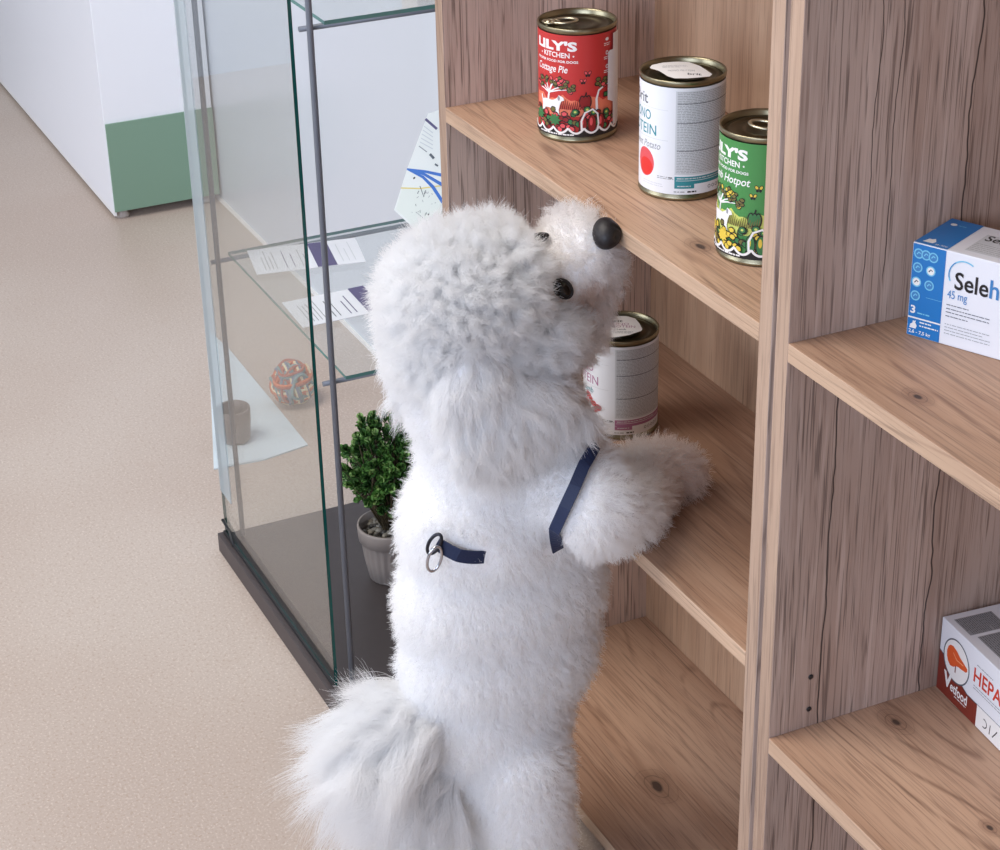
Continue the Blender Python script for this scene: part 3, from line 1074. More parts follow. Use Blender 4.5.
def leaflet():
    # an opened brochure: lower leaf slopes forward, upper leaf stands up behind it
    B = at_z(430, 243, zs + .001)
    n0 = Vector((.62, -.62, .35)).normalized()

    def on(px_, py_):
        d = Vector(ray(px_, py_))
        return Vector(EYE) + d * ((B - Vector(EYE)).dot(n0) / d.dot(n0))
    bm = bmesh.new()
    fold = [(394, 210), (411.5, 226.5), (429.5, 242.5), (446, 200), (450, 150), (446, 108), (428, 113.5), (417.5, 141), (407, 169)]
    pts = [on(*p) for p in fold]
    pts[2].z = max(pts[2].z, zs + .0004)
    fr = [bm.verts.new(p) for p in pts]
    bk = [bm.verts.new(p - n0 * .0009) for p in pts]
    bm.faces.new(fr)
    bm.faces.new(bk[::-1])
    for i in range(len(pts)):
        j = (i + 1) % len(pts)
        bm.faces.new((fr[i], fr[j], bk[j], bk[i]))
    bmesh.ops.recalc_face_normals(bm, faces=bm.faces)
    o = from_bm(bm, 'leaflet', C_cream)
    tag(o, 'leaflet with blue stripes propped on glass shelf against the bookcase side', 'leaflet')
    a = Art()
    rr = random.Random(3)
    a.poly([(396, -209), (429, -240), (444, -199), (440, -187), (402, -189)], plain('leaflet_tint', (226, 230, 224), .45, var=.02))
    for i in range(22):
        u, v = rr.uniform(410, 436), -rr.uniform(192, 218)
        a.stroke([(u, v), (u + rr.uniform(-2, 2), v + rr.uniform(.5, 3))], .5, INK_DARKGREY if i % 4 == 0 else INK_GREY)
    a.stroke([(401, -188), (420, -188.5), (446, -185)], 1.3, C_lf_yel)
    a.stroke([(407, -169), (425, -171.5), (446, -176)], [1.6, 2.6, 3.4], C_lf_blue)
    a.stroke([(407, -169), (424, -174), (446, -187)], [1.6, 2.8, 3.6], C_lf_blue)
    a.stroke([(407, -169), (423, -177), (433, -187), (444, -204)], [1.6, 2.8, 3.4, 3.4], C_lf_blue)
    a.disc(414.3, -178, 1.3, .9, INK_K, 8, rot=.8)
    a.stroke([(420, -186), (424, -197), (426, -190), (424, -194)], .7, INK_DARKGREY)
    a.disc(428.5, -214.5, .9, .9, INK_K, 8)
    a.stroke([(416, -212), (433, -226)], .6, INK_GREY)
    a.stroke([(420, -232), (428, -237)], 2.0, C_slate)
    a.disc(425, -230, .9, 1.2, C_slate, 8)
    a.stroke([(425.5, -119), (437, -129)], 2.6, C_viol)
    for k in range(5):
        a.stroke([(424 - k, -126 - k * 4), (433, -133 - k * 4)], .9, INK_PALE)
    a.stroke([(419, -146), (427, -152)], .9, INK_GREY)
    a.stroke([(430, -154), (434, -158.5)], 2.6, C_slate)
    a.stroke([(435, -164), (438, -166)], 1.8, C_slate)

    def mp(u, v, d):
        return on(u, -v) + n0 * (d + .0002)
    a.build('print', mp, o)


leaflet()

# upper glass shelf: a beige carton and a stack of white paper
zu = .8066
bm = bmesh.new()
bm_box(bm, (-1.955, .80, zu), (-1.912, .86, zu + .09), .001)
o = from_bm(bm, 'carton', plain('beige_card', (206, 190, 176), .5))
tag(o, 'small beige carton on the upper glass shelf', 'box')
bm = bmesh.new()
for i in range(5):
    bm_box(bm, (-2.15 + .002 * i, .75 + .001 * i, zu + .0012 * i), (-1.99 + .0015 * i, .93, zu + .0012 * i + .001), .0001)
o = from_bm(bm, 'paper_pile', PAPER)
tag(o, 'low pile of white paper on the upper glass shelf', 'paper')

# folded blue sheet, dish and rope ball on the floor beyond the cabinet
C_mat = plain('pale_blue_sheet', (210, 222, 228), .5, var=.03, scale=12)
bm = bmesh.new()
pts = [(-2.455, .688), (-2.448, .760), (-2.462, .832), (-2.60, .834), (-2.83, .836), (-2.905, .829), (-2.76, .782), (-2.60, .733)]
vs = [bm.verts.new((x, y, .0002)) for x, y in pts]
vt = [bm.verts.new((x, y, .0022)) for x, y in pts]
bm.faces.new(vt)
bm.faces.new(vs[::-1])
for i in range(len(pts)):
    j = (i + 1) % len(pts)
    bm.faces.new((vs[i], vs[j], vt[j], vt[i]))
vs2 = [bm.verts.new(p) for p in ((-2.452, .694, .0030), (-2.450, .760, .0030), (-2.53, .738, .0034), (-2.56, .7235, .0030))]
bm.faces.new(vs2)
bmesh.ops.recalc_face_normals(bm, faces=bm.faces)
o = from_bm(bm, 'floor_mat', C_mat)
tag(o, 'pale blue sheet lying on the floor behind the glass pane', 'mat')
cb_ = at_z(236, 440, .0024)
bm = bmesh.new()
bm_lathe(bm, [(0, 0), (.018, 0), (.0215, .004), (.0238, .03), (.0245, .052), (.0235, .0535), (.0225, .052), (.0215, .03), (.019, .008), (0, .007)], (cb_.x, cb_.y, .0024), 48)
o = from_bm(bm, 'feeding_bowl', plain('grey_enamel', (120, 110, 104), .3, .3, var=.06), smooth=True)
tag(o, 'small grey bowl standing on the pale blue sheet', 'bowl')

bx, by, br = -2.600, .862, .0350
ball = thing('rope_ball', 'multicoloured woven rope ball on the floor seen through the glass', 'ball', (bx, by, 0))
ropes = [plain('rope_orange', (206, 112, 74), .8, bump=.4, scale=900), plain('rope_teal', (110, 142, 142), .8, bump=.4, scale=900),
         plain('rope_cream', (222, 206, 170), .8, bump=.4, scale=900), plain('rope_rust', (170, 96, 80), .8, bump=.4, scale=900),
         plain('rope_slate', (110, 122, 140), .8, bump=.4, scale=900)]
bm = bmesh.new()
bmesh.ops.create_icosphere(bm, subdivisions=3, radius=br - .007, matrix=Matrix.Translation((bx, by, br)))
from_bm(bm, 'core', ropes[3], ball, True)
rb = random.Random(2)
for k in range(15):
    # each pass of the rope is a band of three parallel strands round the ball
    fam = k % 3
    ax = [Vector((1, .2, .1)), Vector((.1, 1, .25)), Vector((.2, -.15, 1))][fam].normalized()
    off = (k // 3 - 2) * .0125
    u = ax.orthogonal().normalized()
    w = ax.cross(u)
    R_ = sqrt(max((br - .004) ** 2 - off ** 2, 1e-6))
    bm = bmesh.new()
    for s in (-1, 0, 1):
        pts = []
        for i in range(49):
            q = 2 * pi * i / 48
            ph = 3 * q + fam * 2.1 + k * 2.0
            rr_ = R_ + .0022 * sin(ph)
            tw = .0030 * s
            pts.append(Vector((bx, by, br)) + ax * (off + tw) + (u * cos(q) + w * sin(q)) * (rr_ - .0007 * abs(s)))
        bm_tube(bm, pts, .0023, 6, mi=(s + 1), cap=False)
    mats = [ropes[(k + i * 2) % 5] for i in range(3)]
    from_bm(bm, 'rope_strand', mats, ball, True)

# ------------------------------------------------------------------ potted plant in the cabinet
pc = at_z(392, 575, BZ)
px, py = pc.x, pc.y
pl = thing('potted_plant', 'small bushy green plant in a grey ribbed pot inside the glass cabinet', 'plant', (px, py, BZ))
bm = bmesh.new()
n = 96
prof = [(0, 0, 0), (.025, 0, 0), (.0280, .002, .3), (.0335, .030, 1), (.0360, .052, 1), (.0368, .0555, 0), (.0390, .0565, 0), (.0402, .074, 0), (.0397, .0765, 0), (.0374, .0765, 0), (.0366, .066, 0), (.034, .058, 0), (0, .058, 0)]
rings = []
for (r, z, rib) in prof:
    if r == 0:
        rings.append([bm.verts.new((px, py, BZ + z))])
    else:
        ring = []
        for k in range(n):
            a = 2 * pi * k / n
            rr_ = r * (1 - .055 * rib * (0.5 + 0.5 * cos(a * 24)) ** 3)
            ring.append(bm.verts.new((px + rr_ * cos(a), py + rr_ * sin(a), BZ + z)))
        rings.append(ring)
for a_, b_ in zip(rings, rings[1:]):
    for k in range(n):
        va = [a_[k % len(a_)], a_[(k + 1) % len(a_)]] if len(a_) > 1 else [a_[0]]
        vb = [b_[(k + 1) % len(b_)], b_[k % len(b_)]] if len(b_) > 1 else [b_[0]]
        if len(va) + len(vb) >= 3:
            bm.faces.new(va + vb).smooth = True
from_bm(bm, 'pot', plain('warm_grey_ceramic', (148, 136, 130), .55, var=.04), pl)
bm = bmesh.new()
r7 = random.Random(9)
M_pebs = [plain('pebble_tan', (124, 112, 96), .5, var=.1, scale=200), plain('pebble_grey', (80, 76, 72), .5, var=.1, scale=200), plain('pebble_pale', (158, 150, 138), .5, var=.1, scale=200)]
for k in range(150):
    q, rr_ = r7.uniform(0, 2 * pi), .033 * sqrt(r7.random())
    s = r7.uniform(.0026, .0042)
    mt = Matrix.Translation((px + rr_ * cos(q), py + rr_ * sin(q), BZ + .0635 + r7.uniform(0, .004))) @ Matrix.Rotation(q, 4, 'Z') @ Matrix.Diagonal((1.2, .9, .7, 1))
    res = bmesh.ops.create_icosphere(bm, subdivisions=2, radius=s, matrix=mt)
    mi_ = r7.choice((0, 1, 1, 2))
    for v in res['verts']:
        for f in v.link_faces:
            f.material_index = mi_
            f.smooth = True
tag(from_bm(bm, 'gravel', M_pebs, pl), kind='stuff')
M_stem = plain('brown_twig', (78, 66, 44), .7)
leafmats = [plain('leaf_dark', (58, 96, 46), .45, var=.25, scale=90), plain('leaf_mid', (98, 144, 72), .42, var=.25, scale=90), plain('leaf_bright', (156, 190, 116), .42, var=.2, scale=90)]
bmS, bmL = bmesh.new(), bmesh.new()
top = Vector((px, py, BZ + .062))
fc = Vector((px - .006, py + .0, BZ + .156))


def leaf(bm, p, d, up, L, Wd, mi):
    d = d.normalized()
    s = d.cross(up)
    if s.length < 1e-4:
        s = d.orthogonal()
    s.normalize()
    nn = s.cross(d)
    prof = [(0, .12), (.3, .7), (.62, 1.0), (.88, .7), (1.0, .0)]
    mid, lf, rt = [], [], []
    for (tt, ww) in prof:
        c0 = p + d * (L * tt) + nn * (L * .22 * sin(tt * 2.2))
        mid.append(bm.verts.new(c0))
        if ww > 0:
            lf.append(bm.verts.new(c0 + s * (Wd * ww) + nn * (Wd * .35 * ww)))
            rt.append(bm.verts.new(c0 - s * (Wd * ww) + nn * (Wd * .35 * ww)))
    for i in range(4):
        for side in (lf, rt):
            if i < 3:
                q = (mid[i], mid[i + 1], side[i + 1], side[i])
            else:
                q = (mid[3], mid[4], side[3])
            f = bm.faces.new(q)
            f.material_index = mi
            f.smooth = True


for k in range(230):
    # sprig tips spread over a rough dome, each ending in a rosette of small rounded leaves
    while True:
        v = Vector((r7.gauss(0, 1), r7.gauss(0, 1), r7.gauss(0, 1)))
        if v.length > .1:
            v.normalize()
            if v.z > -.97:
                break
    R_ = r7.uniform(.62, 1.04) if k > 60 else r7.uniform(.9, 1.08)
    tip = fc + Vector((v.x * .052, v.y * .052, v.z * .054)) * R_ * (1 + .10 * sin(5 * v.x + 3 * v.z))
    midp = top.lerp(tip, .55) + Vector((r7.uniform(-.01, .01), r7.uniform(-.01, .01), .006))
    bm_tube(bmS, [top + Vector((r7.uniform(-.006, .006), r7.uniform(-.006, .006), 0)), midp, tip], [.0012, .0008, .0005], 5)
    out = (tip - fc).normalized() * .8 + Vector((0, 0, .45))
    out.normalize()
    e1 = out.orthogonal().normalized()
    e2 = out.cross(e1)
    lit = .5 + .5 * out.z
    for j in range(9):
        q = j * 2.4 + k
        tilt = .35 + .11 * j
        dvec = out * cos(tilt) + (e1 * cos(q) + e2 * sin(q)) * sin(tilt)
        mi_ = 2 if j < 2 and r7.random() < .5 else (1 if r7.random() < .62 else 0)
        leaf(bmL, tip - out * (.0012 * j), dvec, out, r7.uniform(.0080, .0115), r7.uniform(.0036, .0050), mi_)
from_bm(bmS, 'stem', M_stem, pl, True)
from_bm(bmL, 'foliage', leafmats, pl)

# ------------------------------------------------------------------ the dog, standing up against the shelf
XD = -1.452          # its plane of symmetry; it faces +Y, into the bookcase


def dp(px, py, dx=0.0):
    """world point on the dog, read off beside the shelves it leans on"""
    return at_x(px, py, XD + dx)


PRIM = []           # (region, centre, radii, rotation about X in degrees)


def ell(reg, c, r, rot=0.0):
    PRIM.append((reg, Vector(c), Vector(r), rot))


def limb(reg, pts, n=7):
    """tapered run of spheres through (point, radius)"""
    for (a, ra), (b, rb_) in zip(pts, pts[1:]):
        for i in range(n):
            t_ = i / n
            r_ = ra + (rb_ - ra) * t_
            ell(reg, a.lerp(b, t_), (r_, r_, r_))
    a, ra = pts[-1]
    ell(reg, a, (ra, ra, ra))


# trunk
ell('body', dp(500, 450), (.058, .074, .075))
ell('body', dp(495, 520), (.063, .090, .085))
ell('body', dp(501, 590), (.064, .101, .090))
ell('body', dp(500, 650), (.062, .097, .085))
ell('body', dp(492, 710), (.060, .078, .075))
ell('body', dp(500, 760), (.058, .060, .070))
# neck
ell('body', dp(490, 400), (.055, .074, .060))
ell('body', dp(540, 410, .0), (.042, .036, .050))
# hind legs down to the floor
limb('body', [(dp(518, 760, .030), .048), (dp(524, 815, .034), .044), (dp(534, 850, .034), .036)])
foot_r = Vector((XD + .036, .664, .028))
limb('paw', [(dp(534, 850, .034), .036), (Vector((XD + .036, .655, .055)), .028), (foot_r, .026), (Vector((XD + .036, .712, .022)), .022)])
limb('body', [(dp(480, 765, -.032), .050), (dp(458, 815, -.036), .044), (dp(450, 845, -.036), .034)])
foot_l = Vector((XD - .045, .640, .028))
limb('paw', [(dp(450, 845, -.036), .034), (Vector((XD - .044, .622, .055)), .028), (foot_l, .026), (Vector((XD - .044, .680, .022)), .022)])
# forelegs reaching on to the middle shelf
paw_r = Vector((-1.452, .842, .418 + .025))
limb('leg', [(dp(560, 478, .040), .048), (dp(590, 506, .074), .041), (dp(625, 508, .052), .032), (paw_r + Vector((-.002, -.02, .004)), .028), (paw_r, .027), (paw_r + Vector((.0, .014, -.005)), .022)])
paw_l = Vector((-1.560, .768, .418 + .022))
limb('leg', [(dp(540, 465, -.035), .040), (dp(548, 475, -.045), .032), (paw_l, .022), (paw_l + Vector((0, .018, -.004)), .025)])
# head
ell('head', dp(463, 301), (.058, .060, .056))
ell('head', dp(450, 343), (.050, .042, .048))
ell('head', dp(500, 277), (.048, .036, .042))
ell('head', dp(522, 325, .008), (.044, .042, .042))
ell('muzzle', dp(550, 338, .004), (.032, .031, .030))
# muzzle and beard
limb('muzzle', [(dp(540, 278), .034), (dp(566, 264, .004), .031), (dp(588, 249, .016), .0245)])
ell('muzzle', dp(570, 236, -.002), (.026, .025, .019))
ell('muzzle', dp(597, 266, .0), (.022, .016, .024))
ell('muzzle', dp(585, 305, .0), (.020, .018, .022))
ell('muzzle', dp(572, 325, .0), (.026, .026, .026))
# ears (drop ears lying against the neck)
for s in (1, -1):
    ell('ear', dp(482, 398, 0) + Vector((s * .059, 0, 0)), (.019, .062, .042), 8)
    ell('ear', dp(452, 370, 0) + Vector((s * .054, 0, 0)), (.018, .040, .040), 0)
    ell('ear', dp(524, 404, 0) + Vector((s * .057, 0, 0)), (.017, .038, .028), 0)
# tail
tail_pts = [(dp(482, 706), .032), (dp(445, 708), .034), (dp(412, 725), .034), (dp(388, 744), .030)]
limb('tail', tail_pts)
limb('tail', [(dp(445, 745), .032), (dp(425, 778), .034)])


def uv_ell(bm, c, r, rot):
    m_ = Matrix.Translation(c) @ Matrix.Rotation(radians(rot), 4, 'X') @ Matrix.Diagonal((r.x, r.y, r.z, 1))
    bmesh.ops.create_icosphere(bm, subdivisions=3, radius=1.0, matrix=m_)


bm = bmesh.new()
for reg, c, r, rot in PRIM:
    uv_ell(bm, c, r, rot)
me = bpy.data.meshes.new('dog_rough')
bm.to_mesh(me)
bm.free()
tmp = bpy.data.objects.new('dog_rough', me)
COL.objects.link(tmp)
rm = tmp.modifiers.new('remesh', 'REMESH')
rm.mode = 'VOXEL'
rm.voxel_size = .0042
sm = tmp.modifiers.new('smooth', 'SMOOTH')
sm.factor = .6
sm.iterations = 8
dg = bpy.context.evaluated_depsgraph_get()
body_me = bpy.data.meshes.new_from_object(tmp.evaluated_get(dg))
bpy.data.objects.remove(tmp)
body_me.name = 'dog'
M_skin = plain('white_undercoat', (240, 238, 238), .9, var=.03, scale=60, spec=.1)
dog = link('dog', body_me, M_skin, None, True)
tag(dog, 'fluffy white dog standing upright on its hind legs with a paw on the shelf', 'dog')

# ---- fur
body_me.calc_loop_triangles()
nv = len(body_me.vertices)
VC = np.empty(nv * 3)
body_me.vertices.foreach_get('co', VC)
VC = VC.reshape(-1, 3)
VN = np.empty(nv * 3)
body_me.vertex_normals.foreach_get('vector', VN)
VN = VN.reshape(-1, 3)
TR = np.empty(len(body_me.loop_triangles) * 3, dtype=np.int32)
body_me.loop_triangles.foreach_get('vertices', TR)
TR = TR.reshape(-1, 3)
bvh = BVHTree.FromPolygons([tuple(v) for v in VC], [tuple(t_) for t_ in TR])

# nearest primitive decides the coat of each patch of skin
REG = ['body', 'paw', 'leg', 'head', 'muzzle', 'ear', 'tail']


def region_of(P):
    best = np.full(len(P), 1e9)
    lab = np.zeros(len(P), dtype=int)
    for reg, c, r, rot in PRIM:
        d = P - np.array(c)
        if rot:
            a_ = -radians(rot)
            d = np.stack([d[:, 0], d[:, 1] * cos(a_) - d[:, 2] * sin(a_), d[:, 1] * sin(a_) + d[:, 2] * cos(a_)], 1)
        rr_ = np.array(r)
        k = np.sqrt(((d / rr_) ** 2).sum(1))
        sd = (k - 1) * rr_.min()
        m_ = sd < best
        best[m_] = sd[m_]
        lab[m_] = REG.index(reg)
    return lab


def strap_points(px_list, dx_hint=None, off=.004):
    out = []
    for (x, y) in px_list:
        d = Vector(ray(x, y)).normalized()
        hit, nrm, idx, dist = bvh.ray_cast(Vector(EYE), d)
        if hit is not None:
            if nrm.dot(d) > 0:
                nrm = -nrm
            out.append((hit + nrm * off, nrm))
    return out


def resample(pl, n):
    P_ = [p for p, _ in pl]
    N_ = [q for _, q in pl]
    L_ = [0]
    for a_, b_ in zip(P_, P_[1:]):
        L_.append(L_[-1] + (b_ - a_).length)
    out = []
    for i in range(n):
        s = L_[-1] * i / (n - 1)
        k = max(0, min(len(P_) - 2, next((j for j in range(len(L_) - 1) if L_[j + 1] >= s), len(P_) - 2)))
        t_ = (s - L_[k]) / max(L_[k + 1] - L_[k], 1e-9)
        out.append((P_[k].lerp(P_[k + 1], t_), N_[k].lerp(N_[k + 1], t_).normalized()))
    return out


strap_a = resample(strap_points([(588, 448), (582, 470), (576, 488), (568, 507), (560, 526), (553, 543)], off=.009), 28)
strap_b = resample(strap_points([(553, 546), (530, 553), (505, 558), (480, 557), (462, 553), (450, 546), (440, 540)], off=.009), 34)
for _ in range(6):
    strap_b = [strap_b[0]] + [((strap_b[k - 1][0] + strap_b[k][0] * 2 + strap_b[k + 1][0]) / 4, (strap_b[k - 1][1] + strap_b[k][1] * 2 + strap_b[k + 1][1]).normalized()) for k in range(1, len(strap_b) - 1)] + [strap_b[-1]]
strap_b = [(p - n_ * .013 * max(0, min(1, (i + 3) / 3, (27 - i) / 10)), n_) for i, (p, n_) in enumerate(strap_b)]
strap_xyz = np.array([tuple(p) for p, _ in strap_a] + [tuple(p) for p, _ in strap_b[21:]])
eye_r = strap_points([(561, 287)], off=.0)[0]
eye_l = strap_points([(541, 243)], off=.0015)[0]
fwd = (dp(607, 234, .034) - dp(568, 263, .002)).normalized()
nose_c = dp(607, 234, .036)
eyes_xyz = np.array([tuple(eye_r[0]), tuple(eye_l[0])])

# coat: length, lie (0 = stands off the skin, 1 = lies along the comb), clump size, curl radius, curl turns, frizz, strand radius, hairs
COAT = {
    'body': (.0125, .42, .0050, .0012, 1.2, .0012, .00015, 90000),
    'paw': (.016, .35, .0060, .0016, 1.2, .0016, .00016, 7000),
    'leg': (.0140, .30, .0050, .0013, 1.1, .0014, .00015, 30000),
    'head': (.022, .28, .0050, .0022, 1.3, .0030, .00015, 76000),
    'muzzle': (.0150, .32, .0060, .0026, 1.2, .0022, .00014, 18000),
    'ear': (.025, .80, .0060, .0020, 1.3, .0020, .00015, 24000),
    'tail': (.078, .72, .0105, .0050, 0.9, .0060, .00014, 26000),
}
A_ = VC[TR[:, 0]]
B_ = VC[TR[:, 1]]
C_ = VC[TR[:, 2]]
area_t = 0.5 * np.linalg.norm(np.cross(B_ - A_, C_ - A_), axis=1)
reg_t = region_of((A_ + B_ + C_) / 3)


def coat(reg):
    length, lie, clump, curl, turns, frizz, srad, count = COAT[reg]
    idx = np.where(reg_t == REG.index(reg))[0]
    w = area_t[idx] / area_t[idx].sum()
    t_ = rng.choice(idx, size=count, p=w)
    u = rng.random((count, 2))
    su = np.sqrt(u[:, :1])
    b0, b1, b2 = 1 - su, su * (1 - u[:, 1:]), su * u[:, 1:]
    P = VC[TR[t_, 0]] * b0 + VC[TR[t_, 1]] * b1 + VC[TR[t_, 2]] * b2
    Nn = VN[TR[t_, 0]] * b0 + VN[TR[t_, 1]] * b1 + VN[TR[t_, 2]] * b2
    Nn /= np.linalg.norm(Nn, axis=1, keepdims=True) + 1e-9
    # keep the eyes, the nose and the harness straps clear
    de = np.linalg.norm(P[:, None] - eyes_xyz[None], axis=2).min(1)
    dn = np.linalg.norm(P - np.array(nose_c), axis=1)
    keep = (de > .0062) & (dn > .011)
    P, Nn = P[keep], Nn[keep]
    n_ = len(P)
    ds = np.full(n_, 1.0)
    for i in range(0, n_, 4000):
        ds[i:i + 4000] = np.linalg.norm(P[i:i + 4000, None] - strap_xyz[None], axis=2).min(1)
    press = np.clip((ds - .011) / .010, .12, 1.0)
    face = de[keep]
    if reg in ('head', 'muzzle'):
        press = press * np.clip((face - .006) / .034, .22, 1.0) * np.clip((dn[keep] - .006) / .026, .30, 1.0)
    # comb direction
    down = np.array([0, 0, -1.0])
    comb = np.tile(down, (n_, 1))
    if reg == 'tail':
        base = np.array(tail_pts[0][0])
        rad = P - base
        rad /= np.linalg.norm(rad, axis=1, keepdims=True) + 1e-9
        comb = rad * 1.0 + np.array([.05, -.32, -.16])
    elif reg in ('head',):
        hc = np.array(dp(470, 330))
        rad = P - hc
        rad /= np.linalg.norm(rad, axis=1, keepdims=True)
        comb = rad * .9 + np.array([0, -.25, -.2])
    elif reg == 'muzzle':
        hc = np.array(dp(565, 270))
        rad = P - hc
        rad /= np.linalg.norm(rad, axis=1, keepdims=True) + 1e-9
        comb = rad - np.array(tuple(fwd)) * .6 + np.array([0, 0, -.1])
    elif reg == 'leg':
        comb = np.tile(np.array([.1, .35, -.5]), (n_, 1))
    elif reg == 'ear':
        comb = np.tile(np.array([.06, .10, -1.0]), (n_, 1)) + .25 * (P - P.mean(0)) / .05
    comb /= np.linalg.norm(comb, axis=1, keepdims=True) + 1e-9
    tang = comb - Nn * (comb * Nn).sum(1, keepdims=True)
    D = Nn * (1 - lie) + (tang if reg not in ('tail',) else comb) * lie
    D += rng.normal(0, .12, (n_, 3))
    D /= np.linalg.norm(D, axis=1, keepdims=True)
    # clumps: each hair follows its clump's leader
    nc = max(40, int(area_t[idx].sum() / (clump ** 2 * .8)))
    lead = rng.choice(n_, size=min(nc, n_), replace=False)
    kd = kdtree.KDTree(len(lead))
    for j, q in enumerate(lead):
        kd.insert(P[q], j)
    kd.balance()
    own = np.array([kd.find(p)[1] for p in P])
    cl_dir = D[lead] + rng.normal(0, .22 if reg != 'tail' else .18, (len(lead), 3))
    cl_dir /= np.linalg.norm(cl_dir, axis=1, keepdims=True)
    cl_len = length * rng.uniform(.75, 1.2, len(lead)) if reg != 'tail' else length * rng.uniform(.30, 1.0, len(lead)) ** 1.0 * np.where(rng.random(len(lead)) < .12, 1.15, 1.0)
    cl_ph = rng.uniform(0, 2 * pi, len(lead))
    cl_tw = turns * rng.choice([-1, 1], len(lead)) * rng.uniform(.7, 1.3, len(lead))
    e1 = np.cross(cl_dir, np.array([.31, .77, .55]))
    e1 /= np.linalg.norm(e1, axis=1, keepdims=True)
    e2 = np.cross(cl_dir, e1)
    NP = 7 if reg != 'tail' else 11
    s = np.linspace(0, 1, NP)
    Lh = cl_len[own] * rng.uniform(.72, 1.08, n_) * press
    pts = np.empty((n_, NP, 3))
    fr = rng.normal(0, 1, (n_, 3))
    LP = P[lead][own]
    grav = {'tail': .36, 'ear': .15, 'head': .05}.get(reg, .08)
    for i, si in enumerate(s):
        own_line = P + D * (Lh * si)[:, None]
        ph = cl_ph[own] + 2 * pi * cl_tw[own] * si
        cr_ = curl * (si ** .8) * press
        lead_line = LP + cl_dir[own] * (Lh * si)[:, None] + (P - LP) * (1 - .62 * si)
        k = .85 * si ** .7
        q = own_line * (1 - k) + lead_line * k
        q = q + e1[own] * (cr_ * np.cos(ph))[:, None] + e2[own] * (cr_ * np.sin(ph))[:, None] - e1[own] * (curl * press * np.cos(cl_ph[own]) * (1 - si) * 0)[:, None]
        q = q + fr * (frizz * si ** 1.3) + down * (Lh * grav * si ** 2)[:, None]
        if i == 0:
            q = P - Nn * .001
        pts[:, i] = q
    radi = np.tile(srad * (1.05 - .72 * s ** 1.5), (n_, 1)) * rng.uniform(.8, 1.25, (n_, 1))
    # slight warm staining round the mouth, greyer feet
    if reg == 'muzzle':
        ref = np.array([tuple(dp(594, 300, .03)), tuple(dp(553, 300, .04))])
        dm = np.linalg.norm(P[:, None] - ref[None], axis=2).min(1)
        tint = np.clip(1.25 - dm / .026, .16, 1)
    elif reg == 'leg':
        tint = np.clip((P[:, 1] - .785) / .05, 0, 1) * .6
    else:
        tint = np.zeros(n_)
    return pts, radi, tint


def fur_object(name, regs, mat):
    sets = [coat(r) for r in regs]
    pos = np.concatenate([p.reshape(-1, 3) for p, _, _ in sets])
    rad = np.concatenate([r.reshape(-1) for _, r, _ in sets])
    sizes = []
    tn = []
    for p, _, t_ in sets:
        sizes += [p.shape[1]] * p.shape[0]
        tn.append(t_)
    cv = bpy.data.hair_curves.new(name)
    cv.add_curves(sizes)
    cv.attributes['position'].data.foreach_set('vector', pos.astype(np.float32).reshape(-1))
    ra = cv.attributes.get('radius') or cv.attributes.new('radius', 'FLOAT', 'POINT')
    ra.data.foreach_set('value', rad.astype(np.float32))
    ta = cv.attributes.new('stain', 'FLOAT', 'CURVE')
    ta.data.foreach_set('value', np.concatenate(tn).astype(np.float32))
    ob = bpy.data.objects.new(name, cv)
    COL.objects.link(ob)
    cv.materials.append(mat)
    ob.parent = dog
    return ob


Nh = NT('white_fur')
_at = Nh.n('ShaderNodeAttribute', attribute_name='stain')
_hc = Nh.mix(_at.outputs['Fac'], lin((251, 251, 251)), lin((214, 184, 164)))
_hb = Nh.n('ShaderNodeBsdfHairPrincipled')
_hb.parametrization = 'COLOR'
Nh.link(_hc, _hb.inputs['Color'])
_hb.inputs['Roughness'].default_value = .55
_hb.inputs['Radial Roughness'].default_value = .75
_df = Nh.n('ShaderNodeBsdfDiffuse')
Nh.link(_hc, _df.inputs[0])
_mx = Nh.n('ShaderNodeMixShader')
_mx.inputs[0].default_value = .6
Nh.link(_hb.outputs[0], _mx.inputs[1])
_tl = Nh.n('ShaderNodeBsdfTranslucent')
Nh.link(_hc, _tl.inputs[0])
_m2 = Nh.n('ShaderNodeMixShader')
_m2.inputs[0].default_value = .5
Nh.link(_df.outputs[0], _m2.inputs[1])
Nh.link(_tl.outputs[0], _m2.inputs[2])
Nh.link(_m2.outputs[0], _mx.inputs[2])
Nh.link(_mx.outputs[0], Nh.out.inputs[0])
fur_object('coat', ['body', 'paw', 'leg'], Nh.m)
fur_object('head_hair', ['head', 'muzzle'], Nh.m)
fur_object('ear_hair', ['ear'], Nh.m)
fur_object('tail_plume', ['tail'], Nh.m)

# ---- face
M_nose = plain('black_nose_leather', (26, 21, 24), .5, var=.2, scale=500, bump=.3)
M_eye = plain('dark_eye', (12, 9, 8), .16)
M_rim = plain('black_eye_rim', (26, 22, 22), .5)
side = (Vector((1, 0, 0)) - fwd * fwd.x).normalized()
upn = side.cross(fwd).normalized()
if upn.z < 0:
    upn = -upn
bm = bmesh.new()
bmesh.ops.create_icosphere(bm, subdivisions=4, radius=1.0)
for v in bm.verts:
    x, y, z = v.co
    # wide rounded pad, flat in front, two nostrils and a groove
    w_ = 1.0 + .18 * z
    p = Vector((x * .0145 * w_, y * .0125, z * .0125))
    for sx in (-1, 1):
        dn_ = (Vector((x, y, z)) - Vector((sx * .52, .80, -.12))).length
        p.y -= .0036 * max(0, 1 - dn_ / .34) ** 1.2
    p.y -= .0018 * max(0, 1 - abs(x) / .10) * max(0, y) * (1 if z < .3 else .2)
    v.co = nose_c + side * p.x + fwd * p.y + upn * p.z
for f in bm.faces:
    f.smooth = True
nose = from_bm(bm, 'nose', M_nose, dog)
tag(nose, 'black nose')
